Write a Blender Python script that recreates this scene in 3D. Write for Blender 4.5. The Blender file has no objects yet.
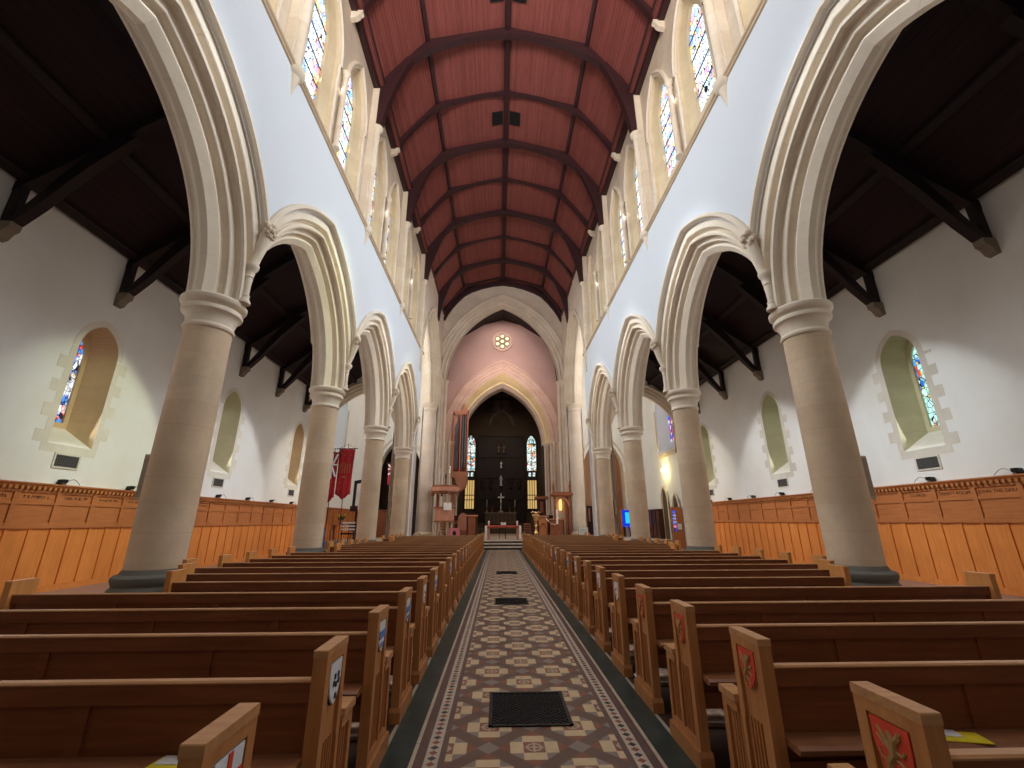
import bpy, math, random
from mathutils import Vector, Matrix
random.seed(7)
S = bpy.context.scene
COL = S.collection
R = math.radians
pi = math.pi

# ------------------------------------------------------------ camera
cd = bpy.data.cameras.new('camera'); cam = bpy.data.objects.new('camera', cd); COL.objects.link(cam)
cd.sensor_fit = 'HORIZONTAL'; cd.sensor_width = 36; cd.lens = 36*432.55/1024; cd.clip_end = 200; cd.clip_start = .05
_p, _y, _r = R(17.645), R(1.73), R(-.128)
F0 = Vector((math.sin(_y), math.cos(_y), 0)); R0 = Vector((math.cos(_y), -math.sin(_y), 0)); U0 = Vector((0, 0, 1))
F1 = F0*math.cos(_p)+U0*math.sin(_p); U1 = -F0*math.sin(_p)+U0*math.cos(_p)
R2 = R0*math.cos(_r)+U1*math.sin(_r); U2 = -R0*math.sin(_r)+U1*math.cos(_r)
cam.matrix_world = Matrix(((R2.x, U2.x, -F1.x, -.277), (R2.y, U2.y, -F1.y, 0), (R2.z, U2.z, -F1.z, 1.6), (0, 0, 0, 1)))
S.camera = cam

# ------------------------------------------------------------ light
w = bpy.data.worlds.new('world'); S.world = w; w.use_nodes = True
bg = w.node_tree.nodes['Background']; bg.inputs[0].default_value = (1, .93, .80, 1); bg.inputs[1].default_value = .20

def area(name, loc, direction, sx, sy, power, color, spread=170):
    l = bpy.data.lights.new(name, 'AREA'); l.shape = 'RECTANGLE'; l.size = sx; l.size_y = sy
    l.energy = power; l.color = color; l.spread = R(spread)
    o = bpy.data.objects.new(name, l); COL.objects.link(o); o.location = loc
    o.rotation_euler = Vector(direction).to_track_quat('-Z', 'Y').to_euler()
    return o
DAY = (.82, .91, 1.0)
WARM = (1.0, .80, .55)
# added lamp for an assumed west window, tilted up to brighten the ceiling
area('west_fill_light', (0, -5.6, 12.5), (0, 1, .62), 7, 6, 1150, (1.0, .95, .90), 80)
# daylight entering through each clerestory pair and each aisle lancet
for k in range(4):
    yc = 5.215+6.31*k
    for s in (-1, 1):
        area('clerestory_light', (s*5.62, yc, 16.4), (-s, 0, -.72), 4.0, 3.2, 270, DAY, 105)
for k in range(4):
    yc = 5.215+6.31*k
    for s in (-1, 1):
        area('aisle_window_light', (s*11.3, yc, 5.3), (-s, 0, -.15), 1.1, 3.0, 50, (.95, .97, 1.0))
def shaft(loc, aim, power, color, ang):
    l = bpy.data.lights.new('aisle_wall_spot', 'SPOT'); l.energy = power; l.color = color; l.spot_size = R(ang); l.spot_blend = 1.0; l.shadow_soft_size = .5
    o = bpy.data.objects.new('aisle_wall_spot', l); COL.objects.link(o); o.location = loc
    o.rotation_euler = (Vector(aim)-Vector(loc)).to_track_quat('-Z', 'Y').to_euler()
# added spots at clerestory height brighten the opposite aisle walls, tinted like stained glass
for s, cols in ((-1, ((.90, .96, 1), (.90, 1, .62), (.95, .97, 1), (1, .9, .75))), (1, ((.86, .93, 1), (.86, .94, 1), (.95, .97, 1), (1, .93, .8)))):
    for k in range(4):
        yc = 5.215+6.31*k
        shaft((-s*5.55, yc+.2, 16.2), (s*11.4, yc+(1.3 if s < 0 and k in (1, 2) else .2), 4.1), 6200, cols[k], 22)
for s in (-1, 1):
    area('transept_high_light', (s*10.9, 31.5, 13.0), (-s, .1, -.1), 5, 6, 430, (.97, .95, .95))  # area lamps high on the transept walls, above the window there
    area('transept_low_light', (s*11.0, 30.0, 7.6), (-s, .1, -.3), 2.2, 2.0, 160, (1, .93, .82))
area('choir_top_light', (0, 41.2, 22.2), (0, .35, -1), 4, 2.0, 150, (1, .80, .74))  # area lamp under the choir ceiling, facing down; choir walls hold no windows
area('chancel_light', (0, 51, 15.5), (0, .2, -1), 3, 3, 120, (1, .78, .55))  # added fill lamp, lifts the dark chancel walls and reredos
area('crossing_fill_light', (0, 39.2, 17), (0, 1, -.45), 3, 1, 330, (1, .78, .70))  # added lamp past the crossing, brightens the choir and chancel arch
S.view_settings.view_transform = 'Standard'; S.view_settings.look = 'None'
S.view_settings.gamma = 1; S.view_settings.use_curve_mapping = False
S.view_settings.exposure = 0.0

# ------------------------------------------------------------ mesh builder
class MB:
    def __init__(s): s.v = []; s.f = []; s.m = []; s.cm = 0
    def face(s, pts, m=None):
        b = len(s.v); s.v += [tuple(p) for p in pts]; s.f.append(tuple(range(b, b+len(pts)))); s.m.append(s.cm if m is None else m)
    def box(s, x0, x1, y0, y1, z0, z1):
        b = len(s.v)
        s.v += [(x, y, z) for z in (z0, z1) for y in (y0, y1) for x in (x0, x1)]
        for q in ((0, 2, 3, 1), (4, 5, 7, 6), (0, 1, 5, 4), (2, 6, 7, 3), (0, 4, 6, 2), (1, 3, 7, 5)):
            s.f.append(tuple(b+i for i in q)); s.m.append(s.cm)
        return s
    def prism(s, poly, axis, a, c):
        # poly: 2D points; extruded along axis from a to c
        n = len(poly); b = len(s.v)
        for t in (a, c):
            for (p, q) in poly:
                s.v.append({'x': (t, p, q), 'y': (p, t, q), 'z': (p, q, t)}[axis])
        s.f.append(tuple(b+i for i in range(n-1, -1, -1))); s.f.append(tuple(b+n+i for i in range(n))); s.m += [s.cm]*2
        for i in range(n):
            j = (i+1) % n
            s.f.append((b+i, b+j, b+n+j, b+n+i)); s.m.append(s.cm)
        return s
    def lathe(s, prof, c=(0, 0, 0), n=24, a0=0, a1=2*pi):
        b = len(s.v); full = abs(a1-a0-2*pi) < 1e-6; N = n if full else n+1
        for r, z in prof:
            for i in range(N):
                t = a0+(a1-a0)*i/n
                s.v.append((c[0]+r*math.cos(t), c[1]+r*math.sin(t), c[2]+z))
        for k in range(len(prof)-1):
            for i in range(n):
                j = (i+1) % N
                s.f.append((b+k*N+i, b+k*N+j, b+(k+1)*N+j, b+(k+1)*N+i)); s.m.append(s.cm)
        return s
    def tube(s, pts, r, n=8, caps=True):
        pts = [Vector(p) for p in pts]; rs = r if isinstance(r, (list, tuple)) else [r]*len(pts)
        b = len(s.v); up = None
        for i, p in enumerate(pts):
            d = (pts[min(i+1, len(pts)-1)]-pts[max(i-1, 0)]).normalized()
            if up is None:
                up = Vector((0, 0, 1)) if abs(d.z) < .9 else Vector((1, 0, 0))
            a = d.cross(up).normalized(); u = a.cross(d).normalized(); up = u
            for k in range(n):
                t = 2*pi*k/n; s.v.append(tuple(p+a*math.cos(t)*rs[i]+u*math.sin(t)*rs[i]))
        for i in range(len(pts)-1):
            for k in range(n):
                j = (k+1) % n
                s.f.append((b+i*n+k, b+i*n+j, b+(i+1)*n+j, b+(i+1)*n+k)); s.m.append(s.cm)
        if caps:
            s.f.append(tuple(b+k for k in range(n-1, -1, -1))); s.m.append(s.cm)
            e = b+(len(pts)-1)*n; s.f.append(tuple(e+k for k in range(n))); s.m.append(s.cm)
        return s
    def grid(s, rows, m=None):
        b = len(s.v); n = len(rows[0])
        for r in rows: s.v += [tuple(p) for p in r]
        for i in range(len(rows)-1):
            for k in range(n-1):
                s.f.append((b+i*n+k, b+i*n+k+1, b+(i+1)*n+k+1, b+(i+1)*n+k)); s.m.append(s.cm if m is None else m)
        return s
    def xf(s, fn, start=0):
        for i in range(start, len(s.v)): s.v[i] = tuple(fn(*s.v[i]))
        return s
    def build(s, name, mat, parent=None, smooth=False, bevel=0, solid=0):
        me = bpy.data.meshes.new(name); me.from_pydata(s.v, [], s.f)
        mats = mat if isinstance(mat, (list, tuple)) else [mat]
        for m in mats: me.materials.append(m)
        for p, i in zip(me.polygons, s.m): p.material_index = i
        import bmesh
        bm = bmesh.new(); bm.from_mesh(me)
        bmesh.ops.remove_doubles(bm, verts=bm.verts, dist=1e-5)
        bmesh.ops.recalc_face_normals(bm, faces=bm.faces)
        bm.to_mesh(me); bm.free()
        if smooth:
            for p in me.polygons: p.use_smooth = True
            me.set_sharp_from_angle(angle=R(smooth if smooth > 1 else 38))
        o = bpy.data.objects.new(name, me); COL.objects.link(o)
        if parent: o.parent = parent
        if bevel:
            b = o.modifiers.new('bevel', 'BEVEL'); b.width = bevel; b.segments = 2; b.limit_method = 'ANGLE'
        if solid:
            b = o.modifiers.new('solid', 'SOLIDIFY'); b.thickness = solid
        return o

def tag(o, label=None, cat=None, group=None, kind=None):
    if label: o['label'] = label
    if cat: o['category'] = cat
    if group: o['group'] = group
    if kind: o['kind'] = kind
    return o
def empty(name, loc, label, cat, group=None, rz=0):
    o = bpy.data.objects.new(name, None); COL.objects.link(o); o.location = loc; o.rotation_euler = (0, 0, rz)
    o.empty_display_size = .1
    return tag(o, label, cat, group)
def struct(name, mb, mat, parent=None, smooth=False):
    o = mb.build(name, mat, parent, smooth)
    if not parent: o['kind'] = 'structure'
    return o
KIDS = {}
def copy_tree(o, parent=None):
    c = o.copy(); COL.objects.link(c); c.parent = parent
    for ch in [x for x in S.objects if x.parent == o]: copy_tree(ch, c)
    return c
ORD = ['', 'first', 'second', 'third', 'fourth', 'fifth', 'sixth', 'seventh', 'eighth', 'ninth', 'tenth', 'eleventh', 'twelfth', 'thirteenth',
       'fourteenth', 'fifteenth', 'sixteenth', 'seventeenth', 'eighteenth', 'nineteenth', 'twentieth', 'twenty-first', 'twenty-second',
       'twenty-third', 'twenty-fourth', 'twenty-fifth', 'twenty-sixth', 'twenty-seventh', 'twenty-eighth']
SIDE = {-1: 'left', 1: 'right'}

# ------------------------------------------------------------ materials
class X:
    """tiny expression layer over Math nodes"""
    def __init__(s, nt, sock): s.nt = nt; s.s = sock
    def _op(s, op, *a):
        n = s.nt.nodes.new('ShaderNodeMath'); n.operation = op
        for i, v in enumerate((s,)+a):
            if isinstance(v, X): s.nt.links.new(v.s, n.inputs[i])
            else: n.inputs[i].default_value = v
        return X(s.nt, n.outputs[0])
    def __add__(s, o): return s._op('ADD', o)
    def __sub__(s, o): return s._op('SUBTRACT', o)
    def __mul__(s, o): return s._op('MULTIPLY', o)
    def abs(s): return s._op('ABSOLUTE')
    def lt(s, o): return s._op('LESS_THAN', o)
    def gt(s, o): return s._op('GREATER_THAN', o)
    def mx(s, o): return s._op('MAXIMUM', o)
    def mn(s, o): return s._op('MINIMUM', o)
    def rnd(s): return s._op('ROUND')
    def flr(s): return s._op('FLOOR')
    def fr(s): return s-s._op('ROUND')
    def mod2(s): return (s*.5-(s*.5)._op('FLOOR'))*2
def mixc(nt, fac, a, b, mode='MIX'):
    n = nt.nodes.new('ShaderNodeMix'); n.data_type = 'RGBA'; n.blend_type = mode
    for i, v in ((0, fac), (6, a), (7, b)):
        if isinstance(v, X): nt.links.new(v.s, n.inputs[i])
        elif hasattr(v, 'is_linked'): nt.links.new(v, n.inputs[i])
        else: n.inputs[i].default_value = v if i == 0 else tuple(v)[:3]+(1,)
    return n.outputs[2]
def newmat(name, rough=.7, spec=.3, metal=0):
    m = bpy.data.materials.new(name); m.use_nodes = True; nt = m.node_tree
    b = nt.nodes['Principled BSDF']; b.inputs['Roughness'].default_value = rough
    b.inputs['Specular IOR Level'].default_value = spec; b.inputs['Metallic'].default_value = metal
    return m, nt, b
def pos(nt, obj=False):
    if obj:
        t = nt.nodes.new('ShaderNodeTexCoord'); src = t.outputs['Object']
    else:
        t = nt.nodes.new('ShaderNodeNewGeometry'); src = t.outputs['Position']
    return src
def sep(nt, src):
    n = nt.nodes.new('ShaderNodeSeparateXYZ'); nt.links.new(src, n.inputs[0])
    return [X(nt, n.outputs[i]) for i in range(3)]
def noise(nt, src, scale, detail=4, rough=.6, vec=(1, 1, 1)):
    mp = nt.nodes.new('ShaderNodeMapping'); mp.inputs['Scale'].default_value = vec; nt.links.new(src, mp.inputs[0])
    n = nt.nodes.new('ShaderNodeTexNoise'); n.inputs['Scale'].default_value = scale; n.inputs['Detail'].default_value = detail
    n.inputs['Roughness'].default_value = rough; nt.links.new(mp.outputs[0], n.inputs[0])
    return X(nt, n.outputs[0])
def rmp(nt, x, a, b):   # remap a..b -> 0..1 clamped
    n = nt.nodes.new('ShaderNodeMapRange'); nt.links.new(x.s, n.inputs[0]); n.inputs[1].default_value = a; n.inputs[2].default_value = b
    return X(nt, n.outputs[0])
def bump(nt, b, h, strength=.2, dist=.02):
    n = nt.nodes.new('ShaderNodeBump'); n.inputs['Strength'].default_value = strength; n.inputs['Distance'].default_value = dist
    nt.links.new(h.s, n.inputs['Height']); nt.links.new(n.outputs[0], b.inputs['Normal'])
def setc(nt, b, c): nt.links.new(c, b.inputs['Base Color'])

def plain(name, c, rough=.6, spec=.3, metal=0, var=.12, scale=6):
    m, nt, b = newmat(name, rough, spec, metal); p = pos(nt, True)
    n = noise(nt, p, scale)
    setc(nt, b, mixc(nt, rmp(nt, n, .3, .7), [v*(1-var) for v in c], [min(1, v*(1+var)) for v in c])); return m
def stone(name, c, joint=0, var=.13):
    m, nt, b = newmat(name, .85, .15); p = pos(nt)
    n = noise(nt, p, .9, 6); n2 = noise(nt, p, 9, 4)
    col = mixc(nt, rmp(nt, n, .3, .7), [v*(1-var) for v in c], [min(1, v*(1+var)) for v in c])
    col = mixc(nt, rmp(nt, n2, .3, .8)*.22, col, (c[0]*.72, c[1]*.66, c[2]*.58))
    if joint:
        x, y, z = sep(nt, p); q = (z*(1/joint)+(y*.08)._op('FLOOR')*.37)
        blk = noise(nt, p, .01)
        fl = q.flr(); wn = nt.nodes.new('ShaderNodeTexWhiteNoise'); wn.noise_dimensions = '1D'; nt.links.new(fl.s, wn.inputs['W'])
        col = mixc(nt, X(nt, wn.outputs[0])*.30, col, (c[0]*.78, c[1]*.68, c[2]*.56))
        col = mixc(nt, (q.fr()).abs().gt(.494)*.3, col, (c[0]*.6, c[1]*.52, c[2]*.45))
    setc(nt, b, col); bump(nt, b, n2, .15, .01); return m
def plaster(name, c, stain=(.62, .55, .42), amt=.35):
    m, nt, b = newmat(name, .9, .1); p = pos(nt)
    n = noise(nt, p, .45, 6, .6); n2 = noise(nt, p, 5, 5); n3 = noise(nt, p, .8, 5, .7, (1, 1, .35))
    col = mixc(nt, rmp(nt, n, .42, .75)*amt, c, stain)
    col = mixc(nt, rmp(nt, n3, .5, .8)*amt, col, [v*.86 for v in c])
    setc(nt, b, col); bump(nt, b, n2, .12, .01); return m
def wood(name, c, c2, axis='x', rough=.45, scale=1, spec=.35, objc=True):
    m, nt, b = newmat(name, rough, spec); p = pos(nt, objc)
    vec = {'x': (.6, 9, 9), 'y': (9, .6, 9), 'z': (9, 9, .6)}[axis]
    n = noise(nt, p, 3*scale, 6, .65, vec); n2 = noise(nt, p, 1.2, 3)
    col = mixc(nt, rmp(nt, n, .3, .7), c, c2)
    col = mixc(nt, rmp(nt, n2, .35, .7)*.3, col, [v*.7 for v in c])
    setc(nt, b, col); bump(nt, b, n, .1, .004); return m

M = {}
M['stone'] = stone('cream_stone', (.70, .60, .47))
M['stone_arch'] = stone('arch_stone', (.80, .71, .58), .8, .07)
M['shaft'] = stone('shaft_stone', (.64, .495, .345), .95, .17)
M['base'] = stone('grey_base_stone', (.15, .14, .115))
M['plaster'] = plaster('nave_plaster', (.68, .715, .75), (.67, .68, .68), .25)
M['aisle'] = plaster('aisle_plaster', (.84, .83, .78), (.70, .64, .52), .5)
M['pink'] = plaster('pink_plaster', (.44, .30, .27), (.34, .24, .22), .5)
M['east'] = stone('east_wall_stone', (.74, .645, .55), .7, .10)
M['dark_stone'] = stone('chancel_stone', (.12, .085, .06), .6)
M['yellow_lit_stone'] = stone('yellow_lit_arch_stone', (.82, .69, .40), .8, .08)  # stone with the yellow light on the arch splay put into its colour
M['reveal'] = stone('window_reveal_stone', (.62, .46, .27), .7, .14)
M['reveal_green'] = stone('greenish_reveal_stone', (.56, .52, .33), .9, .14)  # greenish tan stone of the right aisle reveals and one left reveal
M['clere_reveal'] = stone('clerestory_reveal_stone', (.72, .60, .40), .6, .12)
M['quoin_pale'] = stone('pale_quoin_stone', (.76, .71, .60), 0, .08)
M['dark_corbel'] = stone('dark_corbel_stone', (.24, .20, .15))  # darker stone for the corbels under the aisle braces
M['quoin'] = stone('quoin_stone', (.68, .63, .53), 0, .12)
M['pew'] = wood('pew_wood', (.19, .055, .018), (.30, .098, .033), 'x', .42)
M['pew_ledge'] = wood('pew_ledge_wood', (.23, .085, .035), (.34, .14, .06), 'x', .45)
M['pew_end'] = wood('pew_end_wood', (.40, .15, .045), (.56, .24, .078), 'z', .42)
M['pew_top'] = wood('pew_cap_wood', (.42, .19, .075), (.58, .30, .125), 'x', .5, 1, .2)  # golden cap wood; the highlight along top rails is put into its colour
M['pew_light'] = wood('pale_pew_end_wood', (.62, .25, .07), (.74, .34, .10), 'z', .45)
M['boards'] = wood('wainscot_board', (.66, .20, .045), (.85, .31, .07), 'z', .4)
M['frieze'] = wood('wainscot_frieze', (.42, .135, .040), (.58, .21, .065), 'y', .42)
M['dark_wood'] = wood('dark_timber', (.010, .005, .005), (.020, .009, .009), 'y', .55)
M['rib'] = wood('roof_rib_timber', (.032, .011, .013), (.055, .019, .021), 'x', .5)
M['choir_wood'] = wood('choir_oak', (.26, .085, .04), (.36, .13, .06), 'z', .45)
M['pink_wood'] = wood('pale_red_oak', (.50, .22, .14), (.62, .30, .20), 'z', .5)
M['reredos'] = wood('reredos_wood', (.020, .012, .008), (.035, .02, .014), 'z', .6)
M['black'] = plain('black_iron', (.012, .012, .012), .5)
M['grate'] = plain('grate_iron', (.015, .017, .018), .45, .5, .6)
M['lead'] = plain('window_lead', (.03, .03, .03), .6)
M['gold'] = plain('brass', (.72, .50, .22), .3, .5, .9)
M['silver'] = plain('pale_metal', (.75, .72, .66), .3, .5, .6)
M['white'] = plain('white_cloth', (.85, .84, .82), .8)
M['red_cloth'] = plain('red_altar_cloth', (.55, .10, .07), .8)
M['pink_cloth'] = plain('rose_cloth', (.72, .22, .26), .8)
M['banner'] = plain('crimson_banner_cloth', (.48, .035, .045), .8, .2, 0, .3)
M['blue_cloth'] = plain('blue_cloth', (.12, .18, .38), .8)
M['green_leaf'] = plain('leaf_green', (.06, .13, .04), .7)
M['yellow_paper'] = plain('yellow_paper', (.80, .62, .03), .6)
M['beige'] = plain('beige_metal', (.48, .41, .30), .5)
M['shield_red'] = plain('red_enamel', (.70, .07, .035), .4)
M['shield_gold'] = plain('dull_gold_paint', (.40, .22, .07), .5)
M['shield_white'] = plain('white_enamel', (.80, .82, .84), .4)
M['shield_blue'] = plain('blue_enamel', (.10, .24, .62), .4)
M['cushion'] = plain('kneeler_cover', (.50, .36, .26), .85, .1, 0, .4, 14)
M['bark_paint'] = plain('letter_paint', (.13, .045, .02), .6)

def mk_vent():
    m, nt, b = newmat('lattice_plaque', .6); x, y, z = sep(nt, pos(nt))
    a = ((y*16).fr()).abs().lt(.22); c = ((z*16).fr()).abs().lt(.22)
    setc(nt, b, mixc(nt, a._op('MULTIPLY', c), (.07, .065, .06), (.015, .015, .015))); return m
M['vent'] = mk_vent()

def mk_roof(name, c, c2, w=.14):
    m, nt, b = newmat(name, .55, .25); p = pos(nt); x, y, z = sep(nt, p)
    t = (x*(1/w)); fl = t.flr(); wn = nt.nodes.new('ShaderNodeTexWhiteNoise'); wn.noise_dimensions = '1D'; nt.links.new(fl.s, wn.inputs['W'])
    n = noise(nt, p, 2.5, 5, .6, (6, .5, 1))
    col = mixc(nt, X(nt, wn.outputs[0])*.5+rmp(nt, n, .3, .7)*.5, c, c2)
    g = (t.fr()).abs().gt(.44)
    col = mixc(nt, g*.75, col, [v*.35 for v in c])
    setc(nt, b, col); bump(nt, b, g*-1, .4, .01); return m
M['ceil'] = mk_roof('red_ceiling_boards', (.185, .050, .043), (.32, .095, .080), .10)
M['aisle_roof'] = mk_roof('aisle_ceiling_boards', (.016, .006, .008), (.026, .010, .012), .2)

def mk_floor():
    m, nt, b = newmat('encaustic_tile_floor', .38, .4); p = pos(nt); x, y, z = sep(nt, p)
    ax = x.abs()
    u = x*(1/.34); v = (y-3.88)*(1/.345)
    a = (u+v)*.5; c = (u-v)*.5; fa = a.fr(); fb = c.fr()
    dx = ((fa+fb)*.34).abs(); dy = ((fa-fb)*.345).abs()
    big = (fa.abs().mx(fb.abs()))*2; sml = (fa.abs().mn(fb.abs()))*2
    mxn = dx.mx(dy); mnn = dx.mn(dy); l1 = dx+dy
    nz = noise(nt, p, 14, 4); nb = noise(nt, p, 2.2, 3)
    BR = (.125, .072, .052); CR = (.60, .44, .25); RU = (.23, .075, .038); GR = (.24, .19, .155)
    col = mixc(nt, l1.lt(.31), BR, RU)
    col = mixc(nt, mxn.lt(.182)*l1.lt(.262), col, CR)
    col = mixc(nt, mxn.lt(.182)*mnn.gt(.084)*l1.lt(.262), col, GR)
    col = mixc(nt, mxn.lt(.080), col, (.24, .09, .05))
    rr = (dx*dx+dy*dy)._op('SQRT')
    ros = ((rr-.052).abs().lt(.008))._op('MAXIMUM', mnn.lt(.008)*rr.lt(.07))._op('MAXIMUM', rr.lt(.018))
    col = mixc(nt, ros*.8, col, (.5, .40, .28))
    col = mixc(nt, big.gt(.77), col, BR)
    col = mixc(nt, sml.gt(.74), col, GR)
    # thin grout
    col = mixc(nt, (((mxn-.182).abs()).lt(.004))*l1.lt(.262)*.6, col, (.08, .05, .04))
    # borders
    col = mixc(nt, ax.gt(.645), col, (.12, .07, .06))
    yy = y*(1/.078); fy = (yy.fr()).abs()*.078; xx = (ax-.74).abs()
    dia = (xx+fy).lt(.034)
    alt = yy.rnd().mod2()
    dcol = mixc(nt, alt.gt(.5), (.035, .035, .035), (.26, .075, .045))
    bord = mixc(nt, dia, (.50, .41, .31), dcol)
    col = mixc(nt, ax.gt(.69)*ax.lt(.79), col, bord)
    col = mixc(nt, ax.gt(.86), col, (.52, .42, .29))
    ng = noise(nt, p, 5, 5, .7)
    green = mixc(nt, rmp(nt, ng, .35, .75), (.018, .034, .030), (.045, .070, .060))
    col = mixc(nt, ax.gt(.888), col, green)
    col = mixc(nt, ax.gt(1.088), col, (.42, .35, .26))
    # joints of edging strips
    ss = (y*(1/.61)).fr().abs().gt(.493)*ax.gt(.86)
    col = mixc(nt, ss*.6, col, (.03, .025, .02))
    col = mixc(nt, ax.gt(1.118), col, (.050, .026, .017))
    col = mixc(nt, ax.gt(6.0), col, (.42, .27, .21))
    col = mixc(nt, rmp(nt, nz, .3, .75)*.35, col, mixc(nt, .5, col, (.02, .015, .012)))
    col = mixc(nt, rmp(nt, nb, .4, .8)*.3, col, mixc(nt, .6, col, (.05, .035, .03)))
    setc(nt, b, col); bump(nt, b, nz, .08, .004); return m
M['floor'] = mk_floor()

def mk_glass(name, strength, pale=(.80, .92, 1.0), sat=.55, sc=7, cols=None, objc=False):
    m = bpy.data.materials.new(name); m.use_nodes = True; nt = m.node_tree; nt.nodes.clear()
    out = nt.nodes.new('ShaderNodeOutputMaterial'); em = nt.nodes.new('ShaderNodeEmission'); nt.links.new(em.outputs[0], out.inputs[0])
    p = pos(nt)
    mp = nt.nodes.new('ShaderNodeMapping'); mp.inputs['Scale'].default_value = (1, 1, .75); nt.links.new(p, mp.inputs[0])
    vo = nt.nodes.new('ShaderNodeTexVoronoi'); vo.inputs['Scale'].default_value = sc; nt.links.new(mp.outputs[0], vo.inputs[0])
    ve = nt.nodes.new('ShaderNodeTexVoronoi'); ve.feature = 'DISTANCE_TO_EDGE'; ve.inputs['Scale'].default_value = sc; nt.links.new(mp.outputs[0], ve.inputs[0])
    wn = nt.nodes.new('ShaderNodeTexWhiteNoise'); nt.links.new(vo.outputs['Color'], wn.inputs[0])
    cr = nt.nodes.new('ShaderNodeValToRGB'); nt.links.new(wn.outputs[0], cr.inputs[0]); cr.color_ramp.interpolation = 'CONSTANT'
    cols = cols or [(.05, .18, .9), (.9, .08, .06), (1, .62, .05), (.15, .65, .95), (.95, .1, .35), (.35, .15, .8), (.2, .7, .35), (1, .85, .4)]
    el = cr.color_ramp.elements
    n = len(cols)
    for i, c in enumerate(cols):
        e = el[i] if i < 2 else el.new(i/n)
        e.position = i/n; e.color = tuple(c)+(1,)
    big = noise(nt, p, 1.7, 3)
    col = mixc(nt, rmp(nt, big, .62-sat*.35, .66-sat*.2), tuple(pale), cr.outputs[0])
    col = mixc(nt, X(nt, ve.outputs['Distance']).lt(.045), col, (.015, .012, .012))
    nt.links.new(col, em.inputs[0]); em.inputs[1].default_value = strength
    return m
M['glass_nave'] = mk_glass('clerestory_stained_glass', 1.9, (.78, .90, 1.0), .58, 6.5, [(.25, .45, .95), (.95, .35, .30), (1, .75, .25), (.45, .8, 1), (.95, .45, .7), (.75, .85, 1), (.95, .95, .9), (1, .9, .5)])
M['glass_aisle_l'] = mk_glass('figured_stained_glass', 1.2, (.95, .98, 1.0), .50, 9, [(.05, .10, .55), (.75, .04, .04), (.9, .9, .9), (.03, .03, .05), (.85, .12, .1), (.1, .3, .7), (.5, .3, .1), (.9, .95, 1)])
M['glass_aisle_r'] = mk_glass('turquoise_stained_glass', 1.15, (.55, .95, .88), .45, 9, [(.03, .15, .6), (.95, .35, .03), (.5, .9, .9), (.1, .35, .75), (.9, .65, .1), (.35, .8, .6), (.85, .1, .05), (.7, 1, .9)])
M['glass_apse'] = mk_glass('apse_stained_glass', 1.3, (.80, .93, .88), .5, 3.6, [(.8, .9, .9), (.75, .06, .04), (.1, .3, .4), (.9, .9, .8), (.3, .6, .6), (.9, .35, .1), (.05, .08, .1), (.6, .8, .75)])
M['glass_blue'] = mk_glass('blue_stained_glass', 1.1, (.6, .68, .95), .95, 5, [(.02, .06, .6), (.04, .1, .8), (.7, .05, .2), (.85, .8, .95), (.03, .12, .65), (.6, .2, .35), (.1, .2, .9), (.9, .9, 1)])
def emis(name, c, s):
    m = bpy.data.materials.new(name); m.use_nodes = True; nt = m.node_tree; nt.nodes.clear()
    out = nt.nodes.new('ShaderNodeOutputMaterial'); em = nt.nodes.new('ShaderNodeEmission'); nt.links.new(em.outputs[0], out.inputs[0])
    em.inputs[0].default_value = tuple(c)+(1,); em.inputs[1].default_value = s; return m
M['amber'] = emis('backlit_amber_glass', (.80, .52, .18), .80)
M['rose_glow'] = emis('rose_glass', (1, .88, .55), 1.3)
M['screen'] = emis('screen_cyan', (.03, .62, .95), 1.0)
M['screen_blue'] = emis('screen_blue', (.01, .05, .75), .9)
M['lamp_warm'] = emis('lamp_warm', (1, .88, .45), 14)
M['bulb'] = emis('lamp_bulb', (1, .95, .85), 6)

# ------------------------------------------------------------ numbers of the building
B0, BAY = 8.37, 6.31
COLX = 6.29; NX = 5.6; WO = 6.98; AX = 11.4
ZTOP = 20.05

# ------------------------------------------------------------ arch tools (u along wall, z up, d depth)
def arc(r, c, clip=None, n=14, zs=0):
    """left-to-right outline of a pointed arch ring of radius r"""
    a0 = 0 if clip is None or clip+c >= r else math.acos((clip+c)/r)
    a1 = math.acos(c/r)
    right = [(-c+r*math.cos(a0+(a1-a0)*i/n), zs+r*math.sin(a0+(a1-a0)*i/n)) for i in range(n+1)]
    return [(-u, z) for u, z in right[:-1]]+right[::-1]
def arch_sweep(mb, prof, c, zs, clip, mp, n=14):
    rows = []
    for r, d in prof: rows.append([mp(u, z, d) for u, z in arc(r, c, clip, n, zs)])
    mb.grid(rows); return mb
def lancet(w, zb, zs, za, n=8):
    h = za-zs; r = (w*w+h*h)/(2*w); c = r-w
    pts = arc(r, c, None, n, zs)
    return [(-w, zb)]+pts+[(w, zb)]
def wall_strip(mb, outline, u0, u1, z1, mp, zb):
    """wall face around one opening whose outline starts and ends at zb"""
    mb.face([mp(u0, zb), mp(outline[0][0], zb), mp(outline[0][0], z1), mp(u0, z1)])
    for (a, b), (c, d) in zip(outline[1:-1], outline[2:-1]):
        mb.face([mp(a, b), mp(c, d), mp(c, z1), mp(a, z1)])
    mb.face([mp(outline[-1][0], zb), mp(u1, zb), mp(u1, z1), mp(outline[-1][0], z1)])

PROF = [(4.68, 0), (4.68, -.08), (4.64, -.13), (4.58, -.13), (4.54, -.07), (4.52, .04), (4.50, .05), (4.31, .05), (4.29, .07), (4.29, .20), (4.23, .23), (4.18, .19), (4.17, .14), (4.13, .11),
        (4.08, .13), (4.06, .19), (4.09, .29), (4.07, .33), (3.95, .33), (3.93, .35), (3.93, .50), (3.89, .53), (3.84, .48), (3.80, .47), (3.77, .50), (3.66, .62)]
PROF_FULL = PROF+[(r, 1.38-d) for r, d in PROF[::-1]]

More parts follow.
